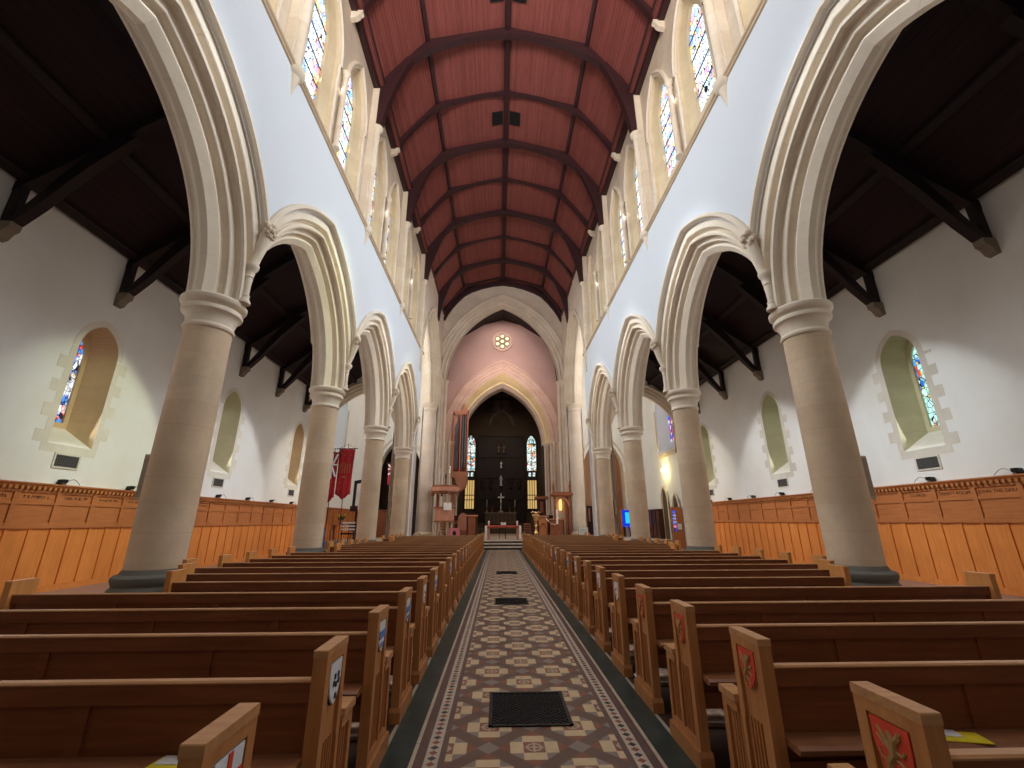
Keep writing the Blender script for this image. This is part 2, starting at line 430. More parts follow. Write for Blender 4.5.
# ------------------------------------------------------------ nave walls, arcades, clerestory
ybays = [(B0-BAY+BAY*k, B0+BAY*k) for k in range(4)]      # 2.06 .. 27.3
CLX = 5.95; CW = 1.0; CZS, CZA, CZB = 16.75, 18.95, 13.25
for s in (-1, 1):
    mb = MB()
    for (ya, yb) in ybays:
        ym = (ya+yb)/2; h = BAY/2
        for X0, top in ((NX, 12.65), (WO, ZTOP)):
            o = arc(4.5, 1.06, h, 14, 6.0)
            for (a, b), (c, d) in zip(o[:-1], o[1:]):
                mb.face([(s*X0, ym+a, b), (s*X0, ym+c, d), (s*X0, ym+c, top), (s*X0, ym+a, top)])
    # solid wall behind the camera and the end pier
    mb.box(*(sorted((s*NX, s*WO))), -6.0, 2.06, 0, 12.65) if False else None
    y0, y1 = -6.0, 2.06
    mb.face([(s*NX, y0, 0), (s*NX, y1, 0), (s*NX, y1, 12.65), (s*NX, y0, 12.65)])
    mb.face([(s*WO, y0, 0), (s*WO, y1, 0), (s*WO, y1, ZTOP), (s*WO, y0, ZTOP)])
    mb.face([(s*NX, y1, 0), (s*WO, y1, 0), (s*WO, y1, 8), (s*NX, y1, 8)])
    # pier behind last column
    mb.face([(s*NX, 27.3, 7.8), (s*NX, 28.1, 7.8), (s*NX, 28.1, 12.65), (s*NX, 27.3, 12.65)])
    mb.face([(s*NX, 28.1, 0), (s*WO, 28.1, 0), (s*WO, 28.1, ZTOP), (s*NX, 28.1, ZTOP)])
    mb.face([(s*WO, 27.3, 0), (s*WO, 28.1, 0), (s*WO, 28.1, ZTOP), (s*WO, 27.3, ZTOP)])
    mb.face([(s*NX, 27.55, 7.9), (s*WO, 27.55, 7.9), (s*WO, 28.1, 7.9), (s*NX, 28.1, 7.9)])
    # ledge behind the string course
    mb.face([(s*NX, -6, 12.65), (s*NX, 28.1, 12.65), (s*CLX, 28.1, CZB), (s*CLX, -6, CZB)])
    struct('wall_nave_'+SIDE[s], mb, M['plaster']); mb = MB()
    mb.face([(s*5.75, 27.55, 0), (s*5.75, 28.1, 0), (s*5.75, 28.1, 7.9), (s*5.75, 27.55, 7.9)])
    mb.face([(s*5.75, 27.55, 0), (s*WO, 27.55, 0), (s*WO, 27.55, 7.9), (s*5.75, 27.55, 7.9)])
    # wall over transept arch
    yt, ct, rt, zt = 32.1, 2.7, 7.5, 11.2
    o = arc(rt, ct, None, 16, zt)
    for X0, z1 in ((NX, ZTOP+.4), (WO, ZTOP+.4)):
        for (a, b), (c, d) in zip(o[:-1], o[1:]):
            a, c = max(a, -4.0), min(max(c, -4.0), 5.4)
            mb.face([(s*X0, yt+a, b), (s*X0, yt+c, d), (s*X0, yt+c, z1), (s*X0, yt+a, z1)])
        mb.face([(s*X0, yt+4.79, 0), (s*X0, 37.5, 0), (s*X0, 37.5, z1), (s*X0, yt+4.79, z1)])
    struct('wall_transept_arch_'+SIDE[s], mb, M['east'])
    # clerestory wall with lancet openings
    mb = MB()
    for (ya, yb) in ybays:
        ym = (ya+yb)/2
        for dy in (-1.42, 1.42):
            yc = ym+dy
            u0, u1 = (ya-yc, ym-yc) if dy < 0 else (ym-yc, yb-yc)
            wall_strip(mb, lancet(CW, CZB, CZS, CZA), u0, u1, ZTOP, lambda u, z: (s*CLX, yc+u, z), CZB)
    mb.face([(s*CLX, -6, CZB), (s*CLX, 2.06, CZB), (s*CLX, 2.06, ZTOP), (s*CLX, -6, ZTOP)])
    mb.face([(s*CLX, 27.3, CZB), (s*NX, 27.3, CZB), (s*NX, 27.3, ZTOP), (s*CLX, 27.3, ZTOP)])
    mb.face([(s*(NX-.01), 27.3, 12.7), (s*(NX-.01), 28.1, 12.7), (s*(NX-.01), 28.1, ZTOP), (s*(NX-.01), 27.3, ZTOP)])
    struct('wall_clerestory_'+SIDE[s], mb, M['stone'])
    # wall plate moulding
    mb = MB(); mb.prism([(s*(NX+.12), ZTOP-.12), (s*(CLX+.2), ZTOP-.12), (s*(CLX+.2), ZTOP+.08), (s*(NX+.16), ZTOP+.14), (s*(NX+.08), ZTOP+.05)], 'y', -6, 37.5)
    struct('trim_wall_plate_'+SIDE[s], mb, M['rib'])
    # string course
    mb = MB(); mb.prism([(s*(NX+.02), 12.58), (s*(NX-.05), 12.60), (s*(NX-.06), 12.64), (s*(NX-.10), 12.66), (s*(NX-.11), 12.71), (s*(NX-.06), 12.74), (s*(NX+.06), 12.77)], 'y', -6, 28.1)
    struct('trim_string_course_'+SIDE[s], mb, M['shaft'])

wn = 0
for s in (-1, 1):
    for k, (ya, yb) in enumerate(ybays):
        ym = (ya+yb)/2
        for j, dy in enumerate((-1.42, 1.42)):
            yc = ym+dy; wn += 1
            o1 = lancet(CW, CZB, CZS, CZA); o2 = lancet(.60, 14.25, 17.1, 18.6)
            o0 = lancet(CW+.10, CZB, CZS, CZA+.14)
            mb = MB()
            mb.grid([[(s*CLX, yc+u, z) for u, z in o1], [(s*(CLX+.10), yc+u*.96, z) for u, z in o1], [(s*6.20, yc+u, z) for u, z in o2], [(s*6.40, yc+u, z) for u, z in o2]])
            mb.face([(s*CLX, yc-CW, CZB), (s*CLX, yc+CW, CZB), (s*6.20, yc+.60, 14.25), (s*6.20, yc-.60, 14.25)])
            w_ = struct('window_%d' % wn, mb, M['clere_reveal'])
            w_['label'] = 'clerestory lancet window, %s from the camera in the %s wall' % (ORD[2*k+j+1], SIDE[s])
            g = MB(); gp = [(s*6.32, yc+u, z) for u, z in o2]; g.face(gp)
            g.build('stained_glass', M['glass_nave'], w_)
            # hood mould
            hb = MB(); h = CZA-CZS; r = (CW*CW+h*h)/(2*CW); c = r-CW
            arch_sweep(hb, [(r+.22, 0), (r+.22, -.07), (r+.14, -.10), (r+.10, -.03), (r+.04, -.03), (r, 0), (r, .06)], c, CZS, None, lambda u, z, d: (s*(CLX+d), yc+u, z), 8)
            for sg in (-1, 1):
                hb.tube([(s*(CLX-.02), yc+sg*(CW+.08), CZB+.05), (s*(CLX-.02), yc+sg*(CW+.08), CZS)], .06, 8)
            hb.build('window_moulding', M['stone_arch'], w_)
            lb = MB()
            for z in (15.1, 15.9, 16.7, 17.5): lb.box(*sorted((s*6.28, s*6.31)), yc-.60, yc+.60, z-.015, z+.015)
            lb.build('saddle_bar', M['lead'], w_)

def shaft_mb(x, y, z0, z1, r, n=12, cap=True):
    mb = MB()
    p = [(r*1.7, 0), (r*1.7, .05), (r*1.3, .09), (r*1.4, .13), (r, .18)]
    p += [(r, z1-z0-.34), (r*1.3, z1-z0-.32), (r*1.3, z1-z0-.29), (r*1.05, z1-z0-.26), (r*1.2, z1-z0-.14), (r*1.7, z1-z0-.08), (r*1.8, z1-z0-.05), (r*1.8, z1-z0), (0, z1-z0)]
    return mb.lathe([(0, 0)]+p, (x, y, z0), n)

for s in (-1, 1):
    for k, (ya, yb) in enumerate(ybays):
        ym = (ya+yb)/2
        o = shaft_mb(s*(CLX-.14), ym, 13.45, 16.85, .085).build('colonnette', M['stone_arch'], None, True)
        tag(o, 'slim stone colonnette between the clerestory lancets, %s bay from the camera, %s wall' % (ORD[k+1], SIDE[s]), 'colonnette', 'clerestory colonnettes')
    # wall shafts at bay lines, with hanging corbel below string
    for k in range(0, 4):
        y = B0+BAY*k - (0 if k < 3 else .15)
        mb = MB(); x = s*(NX+.05)
        mb.lathe([(0, 11.72), (.03, 11.76), (.07, 12.0), (.12, 12.28), (.17, 12.48), (.24, 12.53), (.28, 12.62), (.27, 12.74), (.20, 12.80), (.17, 12.86), (.14, 12.92)], (x, y, 0), 14)
        cb = MB(); cb.lathe([(.13, 12.9), (.13, 17.35), (.15, 17.38), (.15, 17.43), (.12, 17.47), (.14, 17.62), (.22, 17.72), (.25, 17.76), (.25, 17.86), (0, 17.87)], (x, y, 0), 14)
        bb = MB(); bb.box(*sorted((s*(NX+.08), s*(CLX+.05))), y-.2, y+.2, 12.8, 19.95)
        t = empty('wall_shaft', (0, 0, 0), 'stone wall shaft rising from the string course, %s from the camera on the %s wall' % (ORD[k+1], SIDE[s]), 'wall shaft', 'clerestory wall shafts')
        mb.build('corbel', M['stone_arch'], t, True); cb.build('shaft', M['stone_arch'], t, True); bb.build('backing', M['stone_arch'], t)
    # small corbels under the wall plate at half bays
    for k in range(5):
        y = 11.52+BAY*k
        if y > 37: continue
        mb = MB()
        mb.prism([(s*(NX-.08), 20.0), (s*(NX-.08), 19.88), (s*(NX-.0), 19.83), (s*(NX+.05), 19.7), (s*(NX+.15), 19.62), (s*(CLX+.05), 19.55), (s*(CLX+.05), 20.0)], 'y', y-.09, y+.09)
        tag(mb.build('stone_corbel', M['stone_arch']), 'small stone corbel under the roof edge, %s from the camera on the %s wall' % (ORD[k+1], SIDE[s]), 'corbel', 'wall plate corbels')

# arcade arches
for s in (-1, 1):
    for k, (ya, yb) in enumerate(ybays):
        ym = (ya+yb)/2
        mb = MB(); arch_sweep(mb, PROF_FULL, 1.06, 6.0, BAY/2-.001, lambda u, z, d: (s*(NX+d), ym+u, z), 16)
        o = mb.build('arcade_arch', M['stone_arch'])
        tag(o, 'moulded pointed stone arch of the %s arcade, %s from the camera' % (SIDE[s], ORD[k+1]), 'arch', 'nave arcade arches')

# ------------------------------------------------------------ columns
def make_column():
    t = empty('stone_column', (0, 0, 0), 'x', 'column', 'arcade columns')
    MB().lathe([(0, 0), (.62, 0), (.62, .14), (.58, .18), (.58, .52), (.53, .58), (.55, .62), (.57, .67), (.565, .72), (.53, .75), (.47, .765), (.455, .80), (.43, .84)], n=40).build('column_base', M['base'], t, True)
    MB().lathe([(.43, .83), (.44, 2.0), (.435, 3.6), (.42, 5.32)], n=40).build('shaft', M['shaft'], t, True)
    MB().lathe([(.42, 5.31), (.455, 5.33), (.465, 5.37), (.445, 5.41), (.43, 5.43), (.435, 5.50), (.46, 5.60), (.51, 5.67), (.54, 5.69), (.55, 5.74), (.53, 5.78), (.49, 5.80), (.50, 5.83), (.56, 5.85), (.595, 5.90), (.60, 5.96), (.57, 6.0), (0, 6.0)], n=40).build('capital', M['stone_arch'], t, True)
    return t
c0 = make_column(); used = False
for s in (-1, 1):
    for k in range(4):
        t = c0 if not used else copy_tree(c0); used = True
        t.location = (s*COLX, B0+BAY*k, 0)
        t['label'] = 'round stone column with moulded capital, %s from the camera in the %s arcade' % (ORD[k+1], SIDE[s])
        # little shaft and carved boss above each capital
        y = B0+BAY*k; x = s*(NX+.11)
        if k < 4:
            h = empty('hood_stop', (x, y, 6.0), 'small shaft and carved leaf boss above the %s capital of the %s arcade' % (ORD[k+1], SIDE[s]), 'carving', 'carved hood stops')
            MB().lathe([(0, 0), (.13, 0), (.13, .05), (.10, .10), (.085, .14), (.10, .19), (.075, .22), (.075, .62), (.095, .64), (.08, .68), (.10, .78), (.15, .84), (.165, .88), (.165, .94), (.09, .98), (.0, 1.0)], n=14).build('colonnette', M['stone_arch'], h, True)
            b = MB(); b.tube([(0, 0, .92), (-s*.10, 0, 1.3), (-s*.20, 0, 1.72)], [.08, .11, .13], 10); b.build('tapered_stem', M['stone_arch'], h, True)
            b = MB()
            rr = random.Random(k+s)
            for i in range(16):
                a, e = rr.uniform(0, 2*pi), rr.uniform(-1.2, 1.2)
                cx, cy, cz = -s*.26+.10*math.cos(e)*math.cos(a), .15*math.cos(e)*math.sin(a), 1.83+.17*math.sin(e)
                st = len(b.v); b.lathe([(0, -.07), (.05, -.05), (.07, 0), (.05, .05), (0, .07)], (cx, cy, cz), 7)
            b.build('leaf_boss', M['stone'], h, True)

# ------------------------------------------------------------ transept arches with tall piers
for s in (-1, 1):
    mb = MB(); pr = [(7.6, 0), (7.6, -.1), (7.5, -.12), (7.46, 0), (7.25, .02), (7.22, .12), (7.10, .14), (7.05, .10), (6.98, .18), (6.95, .3), (6.85, .32), (6.8, .30), (6.72, .38), (6.7, .5), (6.6, .52), (6.4, .60)]
    arch_sweep(mb, pr+[(r, 1.38-d) for r, d in pr[::-1]], 2.7, 11.2, None, lambda u, z, d: (s*(NX+d), 32.1+u, z), 20)
    tag(mb.build('transept_arch', M['stone_arch']), 'tall pointed arch between the nave and the %s transept' % SIDE[s], 'arch')
    t = empty('clustered_pier', (s*6.2, 36.1, 0), 'tall round pier beside the crossing arch, %s side' % SIDE[s], 'pier', 'crossing piers')
    MB().lathe([(0, 0), (.8, 0), (.8, .5), (.72, .6), (.74, .7), (.62, .78), (.52, .85)], n=28).build('pier_base', M['stone'], t, True)
    MB().lathe([(.52, .8), (.52, 10.6)], n=28).build('pier_shaft', M['east'], t, True)
    MB().lathe([(.52, 10.55), (.58, 10.6), (.55, 10.68), (.55, 10.8), (.62, 10.92), (.66, 10.97), (.60, 11.02), (.66, 11.08), (.69, 11.18), (.66, 11.22), (0, 11.22)], n=28).build('pier_capital', M['stone'], t, True)
    # engaged respond on the west side of the transept arch
    t2 = empty('arch_respond', (s*6.3, 28.15, 0), 'slim attached shaft carrying the near side of the %s transept arch' % SIDE[s], 'pier')
    MB().lathe([(0, 0), (.42, 0), (.42, .6), (.28, .8), (.28, 10.6), (.34, 10.7), (.36, 10.95), (.44, 11.1), (.44, 11.2), (0, 11.2)], n=20).build('attached_shaft', M['stone'], t2, True)

# ------------------------------------------------------------ crossing arch wall (Y 37.5 .. 38.7)
def ring_wall(mb, c, r, zs, y, x_out, ztopf, n=18):
    o = arc(r, c, None, n, zs)
    for (a, b), (e, f) in zip(o[:-1], o[1:]):
        mb.face([(a, y, b), (e, y, f), (e, y, max(ztopf(e), f)), (a, y, max(ztopf(a), b))])
    x = o[-1][0]
    for sg in (-1, 1): mb.face([(sg*x, y, 0), (sg*x_out, y, 0), (sg*x_out, y, ztopf(x_out)), (sg*x, y, ztopf(x))])
ceilz = lambda x: 24.5 if abs(x) < .01 else (24.4-.338*abs(x) if abs(x) < 3.7 else 23.15-(abs(x)-3.7)*1.65)
mb = MB()
ring_wall(mb, 2.99, 8.95, 13.9, 37.5, 5.97, lambda x: 24.6)
ring_wall(mb, 2.99, 8.6, 13.9, 38.7, 5.62, lambda x: 24.6)
struct('wall_crossing', mb, M['east'])
mb = MB()
pr = [(9.35, 0), (9.35, -.12), (9.24, -.16), (9.18, -.02), (8.95, 0), (8.9, .12), (8.78, .15), (8.7, .10), (8.62, .2), (8.6, .32), (8.45, .35), (8.38, .30), (8.32, .42), (8.30, .52), (8.22, .55), (8.2, .5), (8.15, .62), (8.10, .7)]
arch_sweep(mb, pr+[(r, 1.2-d) for r, d in pr[::-1] if d > .1], 2.99, 13.9, 5.59, lambda u, z, d: (u, 37.5+d, z), 22)
tag(mb.build('crossing_arch', M['east']), 'great pointed stone arch spanning the end of the nave', 'arch')
for s in (-1, 1):
    t = empty('crossing_respond', (s*5.2, 37.9, 0), 'cluster of slim shafts under the %s foot of the great crossing arch' % SIDE[s], 'pier', 'crossing responds')
    mb = MB()
    for dx, dy, r in ((0, 0, .16), (s*.27, -.28, .10), (s*.45, -.4, .12), (-s*.02, .32, .1)):
        mb.lathe([(r*1.6, 0), (r*1.6, .7), (r, .85), (r, 13.3)], (dx, dy, 0), 14)
    mb.box(*sorted((s*.12, s*.9)), -.3, .6, 0, 13.9)
    mb.build('shafts', M['east'], t, True)
    mb = MB(); 
    for dx, dy, r in ((0, 0, .16), (s*.27, -.28, .10), (s*.45, -.4, .12)):
        mb.lathe([(r, 13.2), (r*1.3, 13.25), (r*1.1, 13.32), (r*1.3, 13.6), (r*1.8, 13.75), (r*1.9, 13.9), (0, 13.92)], (dx, dy, 0), 14)
    mb.build('capitals', M['stone'], t, True)

# choir walls between crossing and chancel arch
mb = MB()
for s in (-1, 1): mb.face([(s*5.85, 38.7, 0), (s*5.85, 44, 0), (s*5.85, 44, 23), (s*5.85, 38.7, 23)])
struct('wall_choir', mb, M['east'])
mb = MB()
ring_wall(mb, 3.2, 9.2, 9.4, 44, 6.0, lambda x: 24.0)
struct('wall_chancel', mb, M['pink'])
mb = MB()
pr = [(9.4, 0), (9.4, -.1), (9.3, -.15), (9.22, 0), (9.05, .05), (9.0, .15), (8.88, .14), (8.82, .22), (8.7, .24), (8.62, .18), (8.55, .28), (8.4, .3), (8.3, .38), (8.2, .42)]
arch_sweep(mb, pr, 3.2, 9.4, 5.84, lambda u, z, d: (u, 44+d, z), 20)
tag(mb.build('chancel_arch', M['pink_arch'] if 'pink_arch' in M else M.setdefault('pink_arch', stone('rosy_arch_stone', (.60, .45, .38), .8, .07))), 'rosy moulded pointed arch opening into the chancel', 'arch')
mb = MB()
A = arc(8.2, 3.2, None, 20, 9.4); Bq = arc(7.32, 2.6, None, 20, 9.4); Cq = arc(7.2, 2.6, None, 20, 9.4); Dq = arc(6.78, 2.42, None, 20, 9.4)
mb.grid([[(u, 44.42, z) for u, z in A], [(u, 45.3, z) for u, z in Bq], [(u, 45.32, z) for u, z in Cq]], 0)
mb.grid([[(u, 45.32, z) for u, z in Cq], [(u, 45.9, z) for u, z in Dq], [(u, 47.2, z) for u, z in Dq]], 1)
tag(mb.build('inner_chancel_arch', [M['yellow_lit_stone'], M['east']]), 'inner order of the chancel arch, yellow light painted on its splay', 'arch')
for s in (-1, 1):
    t = empty('chancel_respond', (s*5.1, 44.4, 0), 'attached shafts below the %s side of the chancel arch' % SIDE[s], 'pier', 'chancel responds')
    mb = MB()
    for dx, dy, r in ((0, 0, .17), (s*.3, -.3, .12), (-s*.28, .5, .12), (-s*.5, 1.0, .14)):
        mb.lathe([(r*1.6, .4), (r*1.6, 1.2), (r, 1.35), (r, 9.0), (r*1.3, 9.05), (r*1.2, 9.15), (r*1.8, 9.3), (r*1.8, 9.42), (0, 9.42)], (dx, dy, 0), 14)
    mb.prism([(s*.9, -.3), (s*.15, -.3), (s*.1, .4), (-s*.2, .6), (-s*.45, 1.1), (-s*.45, 2.7), (s*.9, 2.7)], 'z', .4, 9.4)
    mb.build('shafts', M['east'], t, True)
# rose window
wn += 1
mb = MB(); 
mb.lathe([(1.14, 0), (1.14, .09), (1.04, .13), (.98, .05), (.90, .06)], n=36)
mb.xf(lambda x, y, z: (x, 43.99-z, 20.5+y))
rw = struct('window_%d' % wn, mb, M['pink_arch']); rw['label'] = 'round rose window of seven lights high in the pink wall'
mb = MB(); mb.lathe([(0, .02), (.92, .02)], n=36); mb.xf(lambda x, y, z: (x, 43.99-z, 20.5+y)); mb.build('tracery_plate', M['pink_arch'], rw)
for i in range(7):
    a = pi/2+(i-1)*pi/3; rr = 0 if i == 0 else .60
    mb = MB(); mb.lathe([(0, .05), (.22, .05)], n=18); mb.xf(lambda x, y, z: (x+rr*math.cos(a), 43.99-z, 20.5+y+rr*math.sin(a))); mb.build('rose_light', M['rose_glow'], rw)
    mb = MB(); mb.lathe([(.22, .03), (.22, .09), (.27, .09), (.29, .03)], n=18); mb.xf(lambda x, y, z: (x+rr*math.cos(a), 43.99-z, 20.5+y+rr*math.sin(a))); mb.build('rose_ring', M['dark_stone'], rw)

# ------------------------------------------------------------ chancel shell
mb = MB()
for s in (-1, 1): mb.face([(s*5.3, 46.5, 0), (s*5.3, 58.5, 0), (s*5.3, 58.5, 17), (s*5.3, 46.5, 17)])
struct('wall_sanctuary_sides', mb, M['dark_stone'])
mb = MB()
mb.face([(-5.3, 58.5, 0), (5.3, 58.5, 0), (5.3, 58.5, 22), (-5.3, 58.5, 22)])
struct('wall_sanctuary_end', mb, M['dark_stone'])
mb = MB(); arch_sweep(mb, [(2.25, 0), (2.2, -.2), (2.0, -.25), (1.9, -.1), (1.85, 0)], .5, 14.2, None, lambda u, z, d: (u, 58.4+d, z), 12)
gb = MB()
for a, b in ((-1.75, -1.15), (-1.0, -.1), (.1, 1.0), (1.15, 1.75)): gb.box(a, b, 58.35, 58.45, 16.3, 17.6 if abs(a+b) > 2 else 18.9)
gb.box(-.9, .9, 58.33, 58.36, 17.75, 17.8)
struct('trim_gable_panels', gb, plain('faded_gable_boards', (.26, .19, .14), .8))
struct('trim_blind_arch', mb, plain('umber_stone', (.22, .16, .11), .8))
mb = MB(); mb.prism([(-5.3, 16.5), (0, 20.5), (5.3, 16.5), (5.3, 16.8), (0, 20.9), (-5.3, 16.8)], 'y', 46.6, 58.6)
struct('ceiling_chancel', mb, M['dark_wood'])
for i, y in enumerate((49, 52, 55, 58)):
    mb = MB()
    mb.prism([(-5.2, 16.3), (-2.6, 18.2), (0, 20.2), (2.6, 18.2), (5.2, 16.3), (5.2, 16.7), (0, 20.6), (-5.2, 16.7)], 'y', y-.12, y+.12)
    mb.box(-3.0, 3.0, y-.1, y+.1, 17.7, 17.95); mb.box(-.1, .1, y-.1, y+.1, 17.8, 20.4)
    for sg in (-1, 1): mb.prism([(sg*1.5, 15.9), (sg*1.65, 15.9), (sg*1.15, 19.3), (sg*1.0, 19.3)], 'y', y-.08, y+.08)
    tag(mb.build('chancel_truss', M['rib']), 'dark timber truss over the chancel, %s from the crossing' % ORD[i+1], 'roof truss', 'chancel trusses')
# apse windows
for s in (-1, 1):
    wn += 1
    xc = s*4.1
    mb = MB()
    o1 = lancet(.66, 2.9, 11.6, 12.9); mb.grid([[(xc+u, 58.28, z) for u, z in lancet(.78, 2.8, 11.6, 13.05)], [(xc+u, 58.28, z) for u, z in o1], [(xc+u, 58.45, z) for u, z in o1]])
    mb.face([(xc-.66, 58.3, 6.9), (xc+.66, 58.3, 6.9), (xc+.66, 58.3, 8.0), (xc-.66, 58.3, 8.0)])
    w_ = struct('window_%d' % wn, mb, M['reredos']); w_['label'] = 'tall narrow sanctuary window %s of the reredos, amber below' % SIDE[s]
    mb = MB(); mb.face([(xc+u, 58.42, max(z, 8.0)) for u, z in lancet(.6, 8.0, 11.6, 12.8)]); mb.build('stained_glass', M['glass_apse'], w_)
    mb = MB(); mb.box(xc-.42, xc-.12, 58.22, 58.27, 7.3, 7.8); mb.box(xc+.12, xc+.42, 58.22, 58.27, 7.3, 7.8); mb.build('small_light', M['bulb'] if False else M['glass_apse'], w_)
    mb = MB(); mb.box(xc-.6, xc+.6, 58.4, 58.44, 3.2, 6.8); mb.build('amber_pane', M['amber'], w_)
    mb = MB()
    for u in (-.62, -.3, .0, .3, .62): mb.box(xc+u-.035, xc+u+.035, 58.3, 58.38, 2.9, 6.9)
    for z in (3.1, 4.3, 4.9, 6.85): mb.box(xc-.64, xc+.64, 58.3, 58.38, z-.05, z+.05)
    for z in (8.0, 9.2, 10.4, 11.6): mb.box(xc-.6, xc+.6, 58.3, 58.38, z-.04, z+.04)
    mb.box(xc-.03, xc+.03, 58.3, 58.38, 8, 12.0)
    mb.tube([(xc+.32*math.cos(t), 58.34, 12.0+.32*math.sin(t)) for t in [i*pi/6 for i in range(13)]], .04, 6)
    mb.build('leading', M['lead'], w_)

# ------------------------------------------------------------ outer aisle walls with windows
ACEIL = 9.08
WZB, WZS, WZA = 3.5, 6.05, 6.86
for s in (-1, 1):
    mb = MB()
    for (ya, yb) in ybays:
        ym = (ya+yb)/2
        wall_strip(mb, lancet(.60, WZB, WZS, WZA), ya-ym, yb-ym, ACEIL+.1, lambda u, z: (s*AX, ym+u, z), WZB)
        mb.face([(s*AX, ya, 0), (s*AX, yb, 0), (s*AX, yb, WZB), (s*AX, ya, WZB)])
    mb.face([(s*AX, -6, 0), (s*AX, 2.06, 0), (s*AX, 2.06, ACEIL+.1), (s*AX, -6, ACEIL+.1)])
    # transept wall
    ty = 29.7
    wall_strip(mb, lancet(1.5, 6.3, 9.2, 11.4), 27.3-ty, 37.5-ty, 20.4, lambda u, z: (s*AX, ty+u, z), 6.3)
    mb.face([(s*AX, 27.3, 0), (s*AX, 37.5, 0), (s*AX, 37.5, 6.3), (s*AX, 27.3, 6.3)])
    struct('wall_'+SIDE[s], mb, M['aisle'])
    for k, (ya, yb) in enumerate(ybays):
        ym = (ya+yb)/2; wn += 1
        o1 = lancet(.60, WZB, WZS, WZA, 10); o2 = lancet(.27, 4.15, 6.05, 6.62, 10)
        rv = M['reveal'] if s < 0 and k != 2 else M['reveal_green']
        mb = MB()
        mb.grid([[(s*AX, ym+u, z) for u, z in o1], [(s*(AX+.62), ym+u*.62, z if 0 < i < len(o1)-1 else 4.0) for i, (u, z) in enumerate(o1)]])
        o3 = [(u*.62, z if 0 < i < len(o1)-1 else 4.0) for i, (u, z) in enumerate(o1)]
        mb.grid([[(s*(AX+.62), ym+u, z) for u, z in o3], [(s*(AX+.64), ym+u, z) for u, z in o2], [(s*(AX+.78), ym+u, z) for u, z in o2]])
        mb.face([(s*(AX+.62), ym+o3[0][0], 4.0), (s*(AX+.62), ym+o3[-1][0], 4.0), (s*(AX+.64), ym+.27, 4.15), (s*(AX+.64), ym-.27, 4.15)])
        w_ = struct('window_%d' % wn, mb, rv); w_['label'] = 'small arched window in the %s aisle wall, %s from the camera' % (SIDE[s], ORD[k+1])
        mb = MB(); mb.face([(s*AX, ym-.6, WZB), (s*AX, ym+.6, WZB), (s*(AX+.62), ym+.372, 4.0), (s*(AX+.62), ym-.372, 4.0)])
        mb.build('sloping_sill', M['quoin'], w_)
        mb = MB(); mb.face([(s*(AX+.70), ym+u, z) for u, z in o2]); mb.build('stained_glass', M['glass_aisle_l'] if s < 0 else M['glass_aisle_r'], w_)
        # stone surround with quoins, slightly proud of the plaster
        mb = MB(); X0 = AX-.006; st = random.Random(k*2+s)
        h = WZA-WZS; r = (.36+h*h)/1.2; c = r-.6
        arch_sweep(mb, [(r, 0), (r, -.006), (r+.17, -.006), (r+.17, 0)], c, WZS, None, lambda u, z, d: (s*(AX+d), ym+u, z), 10)
        z = WZB-.02; i = 0
        while z < WZS-.05:
            hh = min(.29+.05*st.random(), WZS-z)
            for sg in (-1, 1):
                wq = (.17 if (i+(sg > 0)) % 2 else .38)
                mb.box(*sorted((s*X0, s*(AX+.02))), *sorted((ym+sg*.6, ym+sg*(.6+wq))), z, z+hh)
            z += hh; i += 1
        mb.box(*sorted((s*X0, s*(AX+.02))), ym-.75, ym+.75, WZB-.22, WZB-.02)
        mb.build('stone_surround', M['quoin_pale'] if s < 0 else M['quoin'], w_)
        # lattice plaque under the window
        mb = MB(); mb.box(*sorted((s*(AX-.02), s*AX)), ym-.33, ym+.33, 2.93, 3.26)
        p_ = empty('wall_vent', (0, 0, 0), 'dark lattice vent plaque below the %s aisle window on the %s' % (ORD[k+1], SIDE[s]), 'vent', 'aisle vent plaques')
        mb.build('lattice', M['vent'], p_)
        mb = MB()
        for q in ((ym-.35, ym-.31, 2.91, 3.28), (ym+.31, ym+.35, 2.91, 3.28), (ym-.31, ym+.31, 2.91, 2.95), (ym-.31, ym+.31, 3.24, 3.28)): mb.box(*sorted((s*(AX-.03), s*AX)), *q)
        mb.build('vent_frame', M['quoin'], p_)
    # transept window
    wn += 1
    o1 = lancet(1.5, 6.3, 9.2, 11.4, 10)
    mb = MB(); mb.grid([[(s*AX, ty+u, z) for u, z in o1], [(s*(AX+.15), ty+u*.95, z+(0 if 0 < i < len(o1)-1 else .1)) for i, (u, z) in enumerate(o1)], [(s*(AX+.7), ty+u*.6, z+(0 if 0 < i < len(o1)-1 else .7)) for i, (u, z) in enumerate(o1)]])
    mb.face([(s*AX, ty-1.5, 6.3), (s*AX, ty+1.5, 6.3), (s*(AX+.7), ty+.9, 7.0), (s*(AX+.7), ty-.9, 7.0)])
    w_ = struct('window_%d' % wn, mb, M['plaster']); w_['label'] = '%s stained glass window in the %s transept wall' % ('blue' if s > 0 else 'pale green', SIDE[s])
    mb = MB(); mb.face([(s*(AX+.66), ty+u*.6, z if 0 < i < len(o1)-1 else 7.0) for i, (u, z) in enumerate(o1)]); mb.build('stained_glass', M['glass_blue'] if s > 0 else M['glass_aisle_r'], w_)
    mb = MB(); mb.box(*sorted((s*(AX-.16), s*(AX+.02))), ty-1.7, ty+1.7, 6.05, 6.15); mb.box(*sorted((s*(AX-.10), s*(AX+.02))), ty-1.62, ty+1.62, 5.9, 6.05)
    for sg in (-1, 1): mb.tube([(s*(AX-.05), ty+sg*1.62, 6.1), (s*(AX-.05), ty+sg*1.62, 9.4)], .06, 8)
    mb.build('window_sill', M['stone'], w_)
